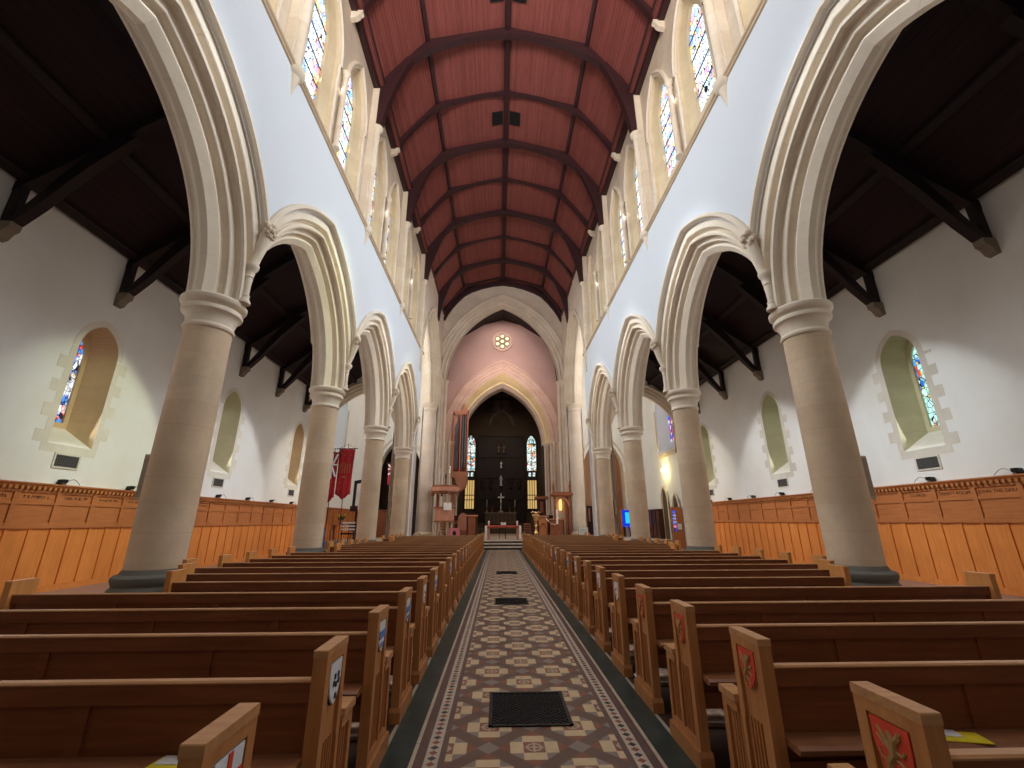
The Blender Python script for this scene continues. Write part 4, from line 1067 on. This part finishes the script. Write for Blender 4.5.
# chair behind the altar
def chair(loc, lab, mat, rz=0):
    t = empty('wooden_chair', loc, lab, 'chair', None, rz)
    MB().box(-.25, .25, -.22, .22, .42, .47).build('seat', mat, t)
    for a in (-1, 1):
        MB().box(a*.22-.025, a*.22+.025, -.22, -.17, 0, .42).build('leg', mat, t); MB().box(a*.22-.025, a*.22+.025, .17, .22, 0, .42).build('leg', mat, t)
    mb = MB()
    for a in (-1, 1): mb.box(a*.22-.025, a*.22+.025, .18, .22, .47, 1.05)
    for z in (.6, .78, .96): mb.box(-.22, .22, .19, .21, z, z+.08)
    mb.build('backrest', mat, t); return t
chair((.0, 33.0, PZ), 'dark wooden chair behind the nave altar table', M['black'])
for j, (x, y, lab) in enumerate(((-2.2, 34.0, 'reddish oak chair left of the nave altar'), (1.9, 34.3, 'reddish oak chair right of the nave altar'), (-4.3, 33.0, 'reddish oak chair in front of the pulpit'))): chair((x, y, PZ), lab, M['choir_wood'], pi*.0)

# high altar
t = empty('high_altar', (0, 56.5, 1.4), 'carved stone high altar at the far end of the chancel', 'altar')
MB().box(-1.9, 1.9, -.5, .6, 0, 1.15).build('altar_block', plain('altar_stone', (.20, .155, .10), .7), t)
MB().box(-2.0, 2.0, -.6, .6, 1.15, 1.3).build('altar_slab', plain('altar_slab_stone', (.30, .24, .17), .6), t)
mb = MB()
for i in range(7): mb.box(-1.75+i*.5, -1.4+i*.5, -.54, -.5, .15, 1.0)
mb.build('carved_panels', plain('altar_carving', (.14, .10, .07), .7), t)
t = empty('altar_cross', (0, 56.3, 2.7), 'tall pale altar cross with figure standing on the high altar', 'cross')
MB().lathe([(0, 0), (.3, 0), (.3, .1), (.12, .2), (.09, .5), (.14, .6), (.06, .8), (.06, 1.3)], n=14).build('cross_stem', M['silver'], t, True)
MB().box(-.07, .07, -.05, .05, 1.2, 2.3).build('upright', M['silver'], t); MB().box(-.4, .4, -.05, .05, 1.75, 1.9).build('crossbar', M['silver'], t)
for i, x in enumerate((-1.75, -1.1, 1.1, 1.75)):
    t = empty('altar_candlestick', (x, 56.3, 2.7), 'candlestick on the high altar, %s from the left' % ORD[i+1], 'candlestick', 'high altar candlesticks')
    MB().lathe([(0, 0), (.16, 0), (.16, .05), (.06, .12), (.05, .4), (.08, .45), (.04, .5), (.04, .7), (.11, .75), (0, .76)], n=12).build('candle_holder', M['gold'] if abs(x) > 1.5 else M['choir_wood'], t, True)
    MB().lathe([(.045, .76), (.045, 1.5 if abs(x) > 1.5 else 1.2), (0, 1.52)], n=10).build('candle', M['white'] if abs(x) > 1.5 else M['reredos'], t, True)
# reredos
t = empty('reredos', (0, 57.8, 1.4), 'tall dark carved reredos screen behind the high altar', 'reredos')
MB().box(-3.0, 3.0, 0, .4, 0, 11.2).build('back_panel', M['reredos'], t)
mb = MB()
for x in (-3.0, -1.9, -.8, .8, 1.9, 3.0): mb.box(x-.1, x+.1, -.15, 0, 0, 11.3)
for z in (2.9, 5.6, 8.3, 11.1): mb.box(-3.05, 3.05, -.18, 0, z, z+.14)
mb.build('framework', M['reredos'], t)
mb = MB()
for z, xs in ((5.8, (0,)), (3.4, (-2.4, 2.4)), (8.5, (-.3, .3)), (6.3, (-2.35, 2.35))):
    for x in xs:
        arch_sweep(mb, [(1.25, 0), (1.2, -.12), (1.1, -.12), (1.05, 0)], .75, z+1.4, None, lambda u, zz, d: (x+u, -.02+d, zz), 6)
mb.build('niche_canopy', plain('carved_umber', (.06, .04, .028), .7), t)
def figure(parent, x, z, h, mat):
    mb = MB(); k = h
    mb.lathe([(0, 0), (.16*k, 0), (.15*k, .1*k), (.12*k, .45*k), (.15*k, .7*k), (.13*k, .80*k), (.05*k, .85*k), (.045*k, .87*k), (.075*k, .92*k), (.07*k, .98*k), (0, 1.02*k)], (x, -.22, z), 12)
    mb.tube([(x-.13*k, -.22, z+.75*k), (x-.17*k, -.28, z+.6*k), (x-.03*k, -.36, z+.58*k)], .04*k, 6); mb.tube([(x+.13*k, -.22, z+.75*k), (x+.17*k, -.28, z+.6*k), (x+.03*k, -.36, z+.58*k)], .04*k, 6)
    return mb.build('carved_figure', mat, parent, True)
figure(t, 0, 5.0-1.4+1.0, 1.4, M['silver']); figure(t, 0, 6.9, .9, M['white'])
for x in (-2.4, 2.4, -1.3, 1.3): figure(t, x, 4.4, 1.2, M['rib'])
for x in (-.35, .35): figure(t, x, 8.9, 1.1, plain('worn_gilt', (.18, .12, .08), .5))

# choir stalls & desks
def desk(x, y, w, h, lab, mat, d=.6, z0=PZ):
    t = empty('prayer_desk', (x, y, z0), lab, 'desk')
    MB().box(-w/2, w/2, 0, .08, 0, h-.05).build('front_panel', mat, t)
    mb = MB(); mb.box(-w/2, -w/2+.08, 0, d, 0, h-.05); mb.box(w/2-.08, w/2, 0, d, 0, h-.05); mb.build('side_panel', mat, t)
    MB().prism([(-.06, h-.06), (d, h+.04), (d, h+.09), (-.06, h-.01)], 'x', -w/2-.06, w/2+.06).build('sloping_top', M['choir_wood'], t)
    mb = MB(); n = max(1, int(w/.45))
    for i in range(n):
        a = -w/2+.08+(w-.16)*i/n; b = -w/2+.08+(w-.16)*(i+1)/n
        arch_sweep(mb, [((b-a)*.62, 0), ((b-a)*.62, -.04), ((b-a)*.52, -.04), ((b-a)*.52, 0)], (b-a)*.17, h*.45, None, lambda u, z, dd: ((a+b)/2+u, dd, z), 6)
        mb.box(a, a+.04, -.04, 0, .1, h*.5); mb.box(b-.04, b, -.04, 0, .1, h*.5)
    mb.build('carved_tracery', M['choir_wood'], t); return t
desk(-2.2, 32.6, .72, 1.55, 'tall reddish oak reading desk left of the nave altar', M['choir_wood'])
desk(2.95, 33.0, .8, 1.5, 'carved orange oak reading desk right of the nave altar', wood('orange_oak', (.50, .18, .06), (.62, .26, .10), 'z'))
desk(4.2, 35.0, 1.2, 1.3, 'low oak stall front beside the tall throne on the right', M['choir_wood'])
for s in (-1, 1):
    for i, y in enumerate((39.5, 41.2)):
        t = empty('choir_stall', (s*3.9, y, PZ), '%s row of dark choir stalls on the %s beyond the crossing' % (ORD[i+1], SIDE[s]), 'choir stall', 'choir stalls')
        MB().box(-1.1, 1.1, 0, .1, 0, 1.2).build('stall_front', M['choir_wood'], t); MB().box(-1.15, 1.15, -.05, .3, 1.2, 1.26).build('book_ledge', M['choir_wood'], t)
        mb = MB()
        for j in range(5): mb.box(-1.0+j*.42, -.7+j*.42, -.03, 0, .2, 1.0)
        mb.build('stall_panelling', M['rib'], t); MB().box(-1.1, 1.1, .9, 1.0, 0, 1.7).build('stall_back', M['rib'], t)

# lectern stand in brass
t = empty('brass_lectern', (2.33, 31.6, PZ), 'tall turned brass lectern standing right of the nave altar', 'lectern')
MB().lathe([(0, 0), (.24, 0), (.24, .06), (.12, .14), (.07, .22), (.13, .34), (.15, .42), (.08, .52), (.06, .8), (.1, .88), (.06, .95), (.07, 1.15), (.16, 1.28), (.2, 1.4), (.1, 1.5), (0, 1.5)], n=18).build('turned_stand', M['gold'], t, True)
mb = MB(); mb.prism([(-.12, 1.48), (.2, 1.62), (.2, 1.66), (-.12, 1.52)], 'x', -.26, .26); mb.build('book_rest', M['gold'], t)
mb = MB(); mb.lathe([(0, -.1), (.06, -.06), (.08, 0), (.05, .07), (0, .1)], (0, 0, 1.75), 10); mb.tube([(-.05, 0, 1.75), (-.2, .03, 1.82), (-.34, .08, 1.76)], [.05, .05, .01], 6); mb.tube([(.05, 0, 1.75), (.2, .03, 1.82), (.34, .08, 1.76)], [.05, .05, .01], 6); mb.build('eagle_figure', M['gold'], t, True)
# paschal candle
t = empty('paschal_candle', (3.95, 32.6, PZ), 'tall white candle on a thin stand before the throne on the right', 'candle')
MB().lathe([(0, 0), (.2, 0), (.2, .05), (.05, .12), (.04, .9), (.1, .95), (.1, 1.0), (0, 1.0)], n=14).build('candle_stand', M['choir_wood'], t, True)
MB().lathe([(.07, 1.0), (.07, 2.0), (0, 2.02)], n=12).build('candle', M['white'], t, True)
MB().tube([(-.1, 0, .95), (-.45, 0, 1.0), (-.75, 0, 1.3), (-.85, 0, 1.5)], .02, 6).build('microphone_arm', M['silver'], t)

# pulpit
t = empty('pulpit', (-4.45, 35.0, PZ), 'carved oak pulpit with a flat canopy above it, left of the crossing', 'pulpit')
def octo(r, n=8, ph=pi/8): return [(r*math.cos(2*pi*i/n+ph), r*math.sin(2*pi*i/n+ph)) for i in range(n)]
MB().prism(octo(1.12), 'z', 3.30, 3.42).build('canopy_soffit', M['choir_wood'], t)
MB().prism(octo(1.18), 'z', 3.42, 3.72).build('canopy_cornice', M['pink_wood'], t)
MB().prism(octo(1.05), 'z', 3.72, 3.86).build('canopy_top', M['choir_wood'], t)
mb = MB()
for (x, y) in octo(1.06): mb.lathe([(0, 3.05), (.06, 3.12), (.08, 3.2), (.06, 3.3)], (x, y, 0), 8)
mb.build('canopy_pendant', M['choir_wood'], t, True)
mb = MB(); mb.prism(octo(.78), 'z', 1.25, 2.15); mb.build('pulpit_body', M['pink_wood'], t)
mb = MB(); mb.prism(octo(.86), 'z', 2.15, 2.25); mb.prism(octo(.84), 'z', 1.15, 1.25); mb.build('pulpit_rail', M['choir_wood'], t)
for i, (x, y) in enumerate(octo(.62)):
    MB().lathe([(.12, 0), (.12, .1), (.07, .16), (.07, 1.0), (.12, 1.1), (.12, 1.16)], (x, y, 0), 10).build('stone_colonnette', M['stone'], t, True)
MB().box(.35, .65, .5, .62, 2.2, 3.4).build('canopy_post', M['pink_wood'], t); MB().box(-.75, -.55, .5, .62, 2.2, 3.4).build('canopy_post', M['choir_wood'], t)
MB().box(.0, .6, -.9, -.84, 2.0, 2.55).build('white_notice', M['white'], t)
for i, (x, z) in enumerate(((-.5, 1.3), (.0, .9), (.3, 1.5))):
    q = empty('canopy_candlestick', (-4.45+x, 34.8, PZ+3.865), 'slender pale candlestick on the pulpit canopy, %s from the left' % ORD[i+1], 'candlestick', 'canopy candlesticks')
    MB().lathe([(0, 0), (.09, 0), (.09, .03), (.03, .06), (.03, z*.6), (.06, z*.62), (.05, z), (0, z)], n=10).build('stick', M['silver'] if i != 1 else M['black'], q, True)
t = empty('rose_box', (-3.45, 33.2, PZ), 'square rose pink cloth covered stand before the pulpit', 'stand')
MB().box(-.36, .36, -.3, .3, 0, .72).build('cloth_cover', M['pink_cloth'], t); MB().prism([(-.15, .35), (.02, .2), (.15, .3), (.1, .5), (-.02, .58)], 'y', -.315, -.301).build('dark_emblem', M['black'], t)
t = empty('rounded_chair', (-3.15, 36.2, PZ), 'high round backed oak chair left of the nave altar', 'chair')
MB().prism([(-.4, 0), (.4, 0), (.4, 1.3), (.34, 1.6), (.18, 1.8), (0, 1.86), (-.18, 1.8), (-.34, 1.6), (-.4, 1.3)], 'y', .3, .38).build('round_back', M['pink_wood'], t)
MB().box(-.42, .42, -.25, .3, .0, .5).build('seat', M['choir_wood'], t)

# throne / canopy on right
t = empty('canopied_throne', (4.85, 36.4, PZ), 'tall dark red oak throne with spired canopy right of the crossing', 'throne')
for a in (-1, 1):
    MB().box(a*.6-.1, a*.6+.1, -.35, -.2, 0, 3.1).build('front_post', M['choir_wood'], t)
    mb = MB(); mb.lathe([(.1, 3.3), (.1, 3.9), (.13, 3.95), (.08, 4.0), (.0, 4.5)], (a*.66, -.3, 0), 8); mb.build('spire', M['choir_wood'], t, True)
MB().box(.3, .68, -.22, .3, 0, 3.1).build('side_panel', M['choir_wood'], t); MB().box(-.68, .68, .3, .38, 0, 3.2).build('back_panel', M['stone'], t)
mb = MB(); mb.box(-.78, .78, -.45, .4, 3.1, 3.2); mb.box(-.85, .85, -.52, .4, 3.2, 3.34); mb.box(-.7, .7, -.38, .35, 3.34, 3.46); mb.build('canopy', M['choir_wood'], t)
mb = MB(); arch_sweep(mb, [(.75, 0), (.75, -.06), (.62, -.06), (.62, 0)], .15, 2.35, None, lambda u, z, d: (u, -.3+d, z), 8); mb.build('canopy_arch', M['pink_wood'], t)
MB().lathe([(.0, 2.0), (.12, 2.05), (.14, 2.6), (.1, 2.9), (0, 2.92)], (-.1, .1, 0), 10).build('lamp_shade', emis('warm_lampshade', (1, .55, .18), 1.6), t, True)
t = empty('oak_pedestal', (3.45, 38.9, PZ), 'oak pedestal cupboard behind the reading desk on the right', 'cupboard')
MB().box(-.35, .35, -.2, .3, 0, 3.0).build('cabinet', M['rib'], t); MB().box(-.55, .55, -.3, .35, 3.0, 3.25).build('cornice', M['choir_wood'], t); MB().box(-.15, .12, -.22, -.2, 1.9, 2.8).build('door', M['choir_wood'], t)

# organ case in chancel left
t = empty('organ_case', (-4.42, 44.1, 0), 'oak organ case with tall grey pipes on the left of the chancel', 'organ')
mb = MB(); mb.box(-.65, .95, 0, 1.5, 5.8, 6.4); mb.box(-.6, -.45, 0, .15, 6.4, 12.4); mb.box(.1, .22, -.02, .13, 6.4, 12.6); mb.box(.82, .95, 0, .15, 6.4, 12.6); mb.prism([(-.6, 12.6), (.1, 12.6), (.3, 12.9), (.52, 13.5), (.75, 12.9), (.95, 12.6), (.95, 12.3), (-.6, 12.2)], 'y', 0, .15)
mb.build('organ_frame', M['pink_wood'], t)
mb = MB(); mb.prism([(.0, 4.9), (.4, 4.5), (.8, 4.9), (1.0, 5.8), (-.3, 5.8)], 'y', -.1, 1.2); mb.build('bracket', M['pink_wood'], t)
mb = MB(); mb.box(-.6, .9, .5, .6, 6.4, 12.4); mb.build('case_back', M['banner'], t)
for i in range(6):
    x = -.38+i*.105 if i < 4 else .36+(i-4)*.27
    r = .05 if i < 4 else .12
    MB().lathe([(0, 6.4), (r*.4, 6.5), (r, 7.0), (r, 11.0+.25*i if i < 4 else 12.2), (0, 11.1+.25*i if i < 4 else 12.2)], (x, .2, 0), 10).build('organ_pipe', plain('pipe_metal', (.17, .19, .22), .35, .5, .7), t, True)

# ------------------------------------------------------------ left transept furnishings
def banner(x, y, w, ztop, h, lab, mat, mat2, kind):
    t = empty('hanging_banner', (x, y, 0), lab, 'banner', 'banners in the left transept')
    rows = []
    for j in range(13):
        z = ztop-h*j/12; row = []
        for i in range(13):
            u = i/12; ww = w*(1-.12*j/12)
            zz = z-(.35*(1-abs(2*u-1)) if j == 12 else 0)
            row.append((-ww/2+ww*u, .07*math.sin(u*5*pi+j*.3), zz))
        rows.append(row)
    MB().grid(rows).build('banner_cloth', mat, t, True, 0, .01)
    MB().tube([(-w/2-.15, 0, ztop+.03), (w/2+.15, 0, ztop+.03)], .03, 8).build('banner_pole', M['rib'], t)
    MB().tube([(0, .13, .44 if y > 29 else 0), (0, .13, ztop+.35)], .022, 8).build('banner_staff', M['rib'], t); MB().tube([(-w/2, 0, ztop+.03), (0, .1, ztop+.33), (w/2, 0, ztop+.03)], .01, 5).build('hanging_cord', M['black'], t)
    mb = MB()
    if kind == 'cross':
        for pts in (((-w*.45, ztop-.1), (w*.4, ztop-h*.55)), ((w*.45, ztop-.1), (-w*.4, ztop-h*.55)), ((0, ztop-.05), (0, ztop-h*.6)), ((-w*.45, ztop-h*.28), (w*.45, ztop-h*.28))):
            mb.tube([(pts[0][0], -.12, pts[0][1]), (pts[1][0], -.12, pts[1][1])], .06, 4)
    else:
        for i in range(5): mb.box(-w*.32+i*w*.15, -w*.29+i*w*.15, -.095, -.085, ztop-h*.55, ztop-h*.33)
        mb.box(-w*.1, w*.1, -.1, -.09, ztop-h*.65, ztop-h*.62)
        for i in range(4): mb.box(-w*.3+i*w*.18, -w*.25+i*w*.18, -.1, -.09, ztop-h*.12-.1*(i % 2), ztop-h*.1-.1*(i % 2))
    tag(mb.build('banner_emblem', mat2, t), None, None, None, 'stuff')
    return t
banner(-10.2, 28.6, 1.05, 6.15, 2.85, 'large crimson banner hanging beyond the second left column', M['banner'], M['shield_gold'], 'x')
banner(-10.95, 28.35, .7, 5.85, 2.75, 'crimson and white crossed flag left of the large crimson banner', M['banner'], M['shield_white'], 'cross')
banner(-8.1, 33.0, .95, 5.75, 1.5, 'small crimson and white flag between the third and fourth left columns', M['banner'], M['shield_white'], 'cross')
t = empty('black_frame', (-9.95, 31.3, 0), 'black timber frame standing beside the crimson banner', 'frame')
MB().box(-.45, -.28, 0, .12, 2.6, 4.2).build('long_post', M['black'], t); MB().box(.2, .37, 0, .12, 3.1, 4.4).build('short_post', M['black'], t)
MB().prism([(-.45, 4.1), (.37, 4.3), (.37, 4.5), (-.45, 4.35)], 'y', 0, .12).build('top_bar', M['black'], t); MB().box(-.55, -.1, -.05, .2, 2.3, 2.65).build('base_box', M['rib'], t)
mb = MB(); mb.box(-.2, -.1, .1, .2, .435, 2.4); mb.build('floor_post', M['rib'], t)
t = empty('dark_curtain', (-7.75, 34.5, PZ), 'black and grey draped cloth between the last two left columns', 'curtain')
mb = MB(); mb.grid([[(-.42+.07*i, .06*math.sin(i*1.9), z) for i in range(13)] for z in (0, 1.2, 2.4, 3.6, 4.4)]); mb.build('drape', M['lead'], t, True, 0, .01)
# altar table with flowers
t = empty('side_altar', (-10.55, 30.6, PZ), 'oak side altar table in the left transept with flowers', 'table')
MB().box(-.8, .8, -.35, .35, .95, 1.02).build('table_top', M['pink_wood'], t)
for a in (-1, 1):
    for b in (-1, 1): MB().box(a*.7-.04, a*.7+.04, b*.3-.04, b*.3+.04, 0, .95).build('leg', M['pink_wood'], t)
t = empty('flower_vase', (-10.75, 30.5, PZ+1.021), 'vase of yellow flowers with dark leaves on the side altar', 'vase')
MB().lathe([(0, 0), (.08, 0), (.12, .12), (.06, .25), (.08, .3)], n=12).build('vase_body', M['choir_wood'], t, True)
mb = MB(); rr = random.Random(5)
for i in range(26):
    a, e = rr.uniform(0, 2*pi), rr.uniform(.2, 1.4); l = rr.uniform(.2, .42)
    p = (l*math.cos(e)*math.cos(a), l*math.cos(e)*math.sin(a), .3+l*math.sin(e))
    mb.tube([(0, 0, .25), (p[0]*.6, p[1]*.6, .25+(p[2]-.25)*.6), p], [.006, .03, .004], 5)
mb.build('leaves', M['green_leaf'], t)
mb = MB()
for i in range(7):
    a = i*.9; mb.lathe([(0, -.03), (.05, 0), (0, .04)], (.22*math.cos(a), .22*math.sin(a), .55+.05*math.sin(i*2)), 8)
mb.build('blossoms', M['yellow_paper'], t)
ch = chair((-9.6, 29.6, PZ), 'dark chair in front of the side altar table', M['rib'], pi)
t = empty('blue_garment', (-11.0, 27.95+.05, 0), 'blue coat draped over a stand beside the second left column', 'coat')
MB().lathe([(.22, .1), (.2, .5), (.24, .9), (.2, 1.25), (.08, 1.35), (0, 1.36)], n=14).xf(lambda x, y, z: (x, y*.6, z)).build('coat', M['blue_cloth'], t, True); MB().lathe([(.2, 0), (.2, .03), (.03, .05), (.03, .2)], n=10).build('stand_foot', M['black'], t)
t = empty('white_rack', (-9.75, 28.98, 0), 'white slatted rack beside the third left column', 'rack')
mb = MB()
for z in (1.1, 1.3, 1.5): mb.box(-.42, .42, -.02, .02, z, z+.1)
mb.build('slats', M['white'], t); mb = MB(); mb.box(-.4, -.35, 0, .05, 0, 1.5); mb.box(.35, .4, 0, .05, 0, 1.5); mb.box(-.4, .4, -.1, .1, .85, .95); mb.build('rack_frame', M['black'], t)
t = empty('small_table', (-8.7, 29.6, PZ), 'small table under a white cloth beyond the third left column', 'table')
MB().box(-.35, .35, -.25, .25, .6, 1.1).build('white_cloth', M['white'], t); 
for a in (-1, 1): MB().box(a*.28-.03, a*.28+.03, -.2, .2, 0, .6).build('leg', M['choir_wood'], t)
# dark section of panelling and red cupboard left
t = empty('oak_cupboard', (-10.0, 36.8, PZ), 'dark red oak cupboard against the far wall of the left transept', 'cupboard')
MB().box(-1.3, 1.3, 0, .5, 0, 2.0).build('cupboard_body', M['choir_wood'], t)
mb = MB()
for i in range(4): mb.box(-1.2+i*.62, -.66+i*.62, -.03, 0, .15, 1.85)
mb.build('cupboard_door', M['choir_wood'], t); MB().box(-1.4, 1.4, -.08, .55, 2.0, 2.1).build('cornice', M['choir_wood'], t)

# ------------------------------------------------------------ right transept furnishings
t = empty('dark_panelled_screen', (11.28, 33.0, PZ), 'dark glossy oak panelled screen on the right transept wall', 'screen')
mb = MB(); mb.box(-.3, 0, -1.6, 1.5, 0, 2.0); mb.build('screen_body', wood('glossy_dark_oak', (.07, .025, .014), (.12, .045, .025), 'z', .2), t)
mb = MB()
for i in range(5): mb.box(-.34, -.3, -1.6+i*.75, -1.52+i*.75, 0, 2.0)
for z in (0, 1.05, 1.92): mb.box(-.34, -.3, -1.6, 1.5, z, z+.08)
mb.build('screen_rails', M['rib'], t)
for i, (yc, zt_, w_, lab) in enumerate(((30.9, 3.85, .55, 'nearer'), (29.0, 3.3, .5, 'nearest'))):
    mb = MB(); o1 = lancet(w_, 0, zt_-1.0, zt_, 8)
    X0 = AX-.12
    mb.grid([[(X0-.02, yc+u*1.3, z*1.05) for u, z in o1], [(X0-.04, yc+u, z) for u, z in o1], [(AX, yc+u*.9, z) for u, z in o1]])
    d_ = struct('door_%d' % (i+1), mb, M['stone']); d_['label'] = 'pointed stone doorway in the right transept wall, %s' % ('below the bright lamp' if i == 0 else 'closest to the second column')
    mb = MB(); mb.face([(AX-.06, yc+u*.95, z) for u, z in o1]); mb.build('dark_recess', M['dark_stone'], d_)
t = empty('oak_draught_screen', (11.0, 28.25, 0), 'orange oak door screen with small blue panes beside the second right column', 'screen')
mb = MB(); mb.box(-.35, .35, 0, .08, 0, 2.45); mb.build('screen_board', M['frieze'], t)
mb = MB(); rr = random.Random(9)
for i in range(6): mb.box(-.3, -.1, -.02, 0, 1.0+i*.22, 1.15+i*.22)
mb.build('blue_panes', M['glass_blue'], t); MB().box(-.05, .2, -.03, 0, 1.1, 1.45).build('white_notice', M['white'], t)
t = empty('wall_lamp', (11.2, 30.3, 5.0), 'bright warm wall lamp above the stone doorway on the right', 'lamp')
MB().lathe([(0, -.14), (.1, -.1), (.14, 0), (.1, .1), (0, .14)], n=14).build('lamp_globe', M['lamp_warm'], t, True); MB().tube([(0, 0, -.1), (.1, 0, -.3), (.19, 0, -.3)], .02, 6).build('lamp_arm', M['gold'], t)
l = bpy.data.lights.new('wall_lamp_light', 'POINT'); l.energy = 60; l.color = (1, .85, .35); l.shadow_soft_size = .2
lo = bpy.data.objects.new('wall_lamp_light', l); COL.objects.link(lo); lo.location = (10.9, 30.3, 5.0)
t = empty('display_screen', (10.45, 36.9, 1.1), 'bright cyan display screen in the right transept', 'screen')
MB().box(-.55, .55, 0, .1, -.0, 1.4).build('screen_case', M['screen_blue'], t); MB().box(-.32, .45, -.02, 0, .35, 1.2).build('screen_image', M['screen'], t)
MB().box(-.05, .05, .02, .08, -.665, 0).build('screen_stand', M['black'], t)
MB().box(-.75, -.6, -.05, .1, -.665, 1.5).build('side_post', M['frieze'], t)
t = empty('literature_table', (10.3, 36.2, PZ), 'dark table with scattered white leaflets below the display screen', 'table')
MB().box(-.6, .6, -.25, .25, .7, .75).build('table_top', M['rib'], t)
for a in (-1, 1): MB().box(a*.5-.04, a*.5+.04, -.2, .2, 0, .7).build('leg', M['rib'], t)
mb = MB()
for i in range(7): mb.box(-.5+i*.15, -.4+i*.15, -.15+.05*(i % 3), .0+.05*(i % 3), .751, .76+.03*(i % 2))
mb.build('leaflets', M['white'], t)
t = empty('chapel_lamp', (9.0, 42.6, 4.2), 'small white globe lamp inside the right chapel', 'lamp')
MB().lathe([(0, -.12), (.12, 0), (0, .12)], n=12).build('lamp_globe', M['bulb'], t, True); MB().tube([(0, 0, 0), (0, .35, 0)], .02, 6).build('lamp_arm', M['gold'], t)
t = empty('chapel_screen', (8.9, 42.4, 0), 'dark carved timber door screen inside the right chapel', 'screen')
mb = MB(); mb.box(-1.2, 1.2, 0, .1, 0, 3.0); mb.build('screen_panel', M['rib'], t)
mb = MB()
for i in range(6): mb.box(-1.1+i*.4, -.95+i*.4, -.05, 0, 1.6, 2.8)
mb.build('screen_tracery', M['pink_wood'], t)
t = empty('grey_cabinet', (6.15, 34.6, PZ), 'small pale grey cabinet at the foot of the right crossing pier', 'cabinet')
MB().box(-.35, .35, -.2, .2, 0, .75).build('cabinet_body', M['silver'], t); MB().box(-.3, .3, -.22, -.2, .1, .65).build('cabinet_door', plain('grey_door', (.45, .5, .5), .5), t)
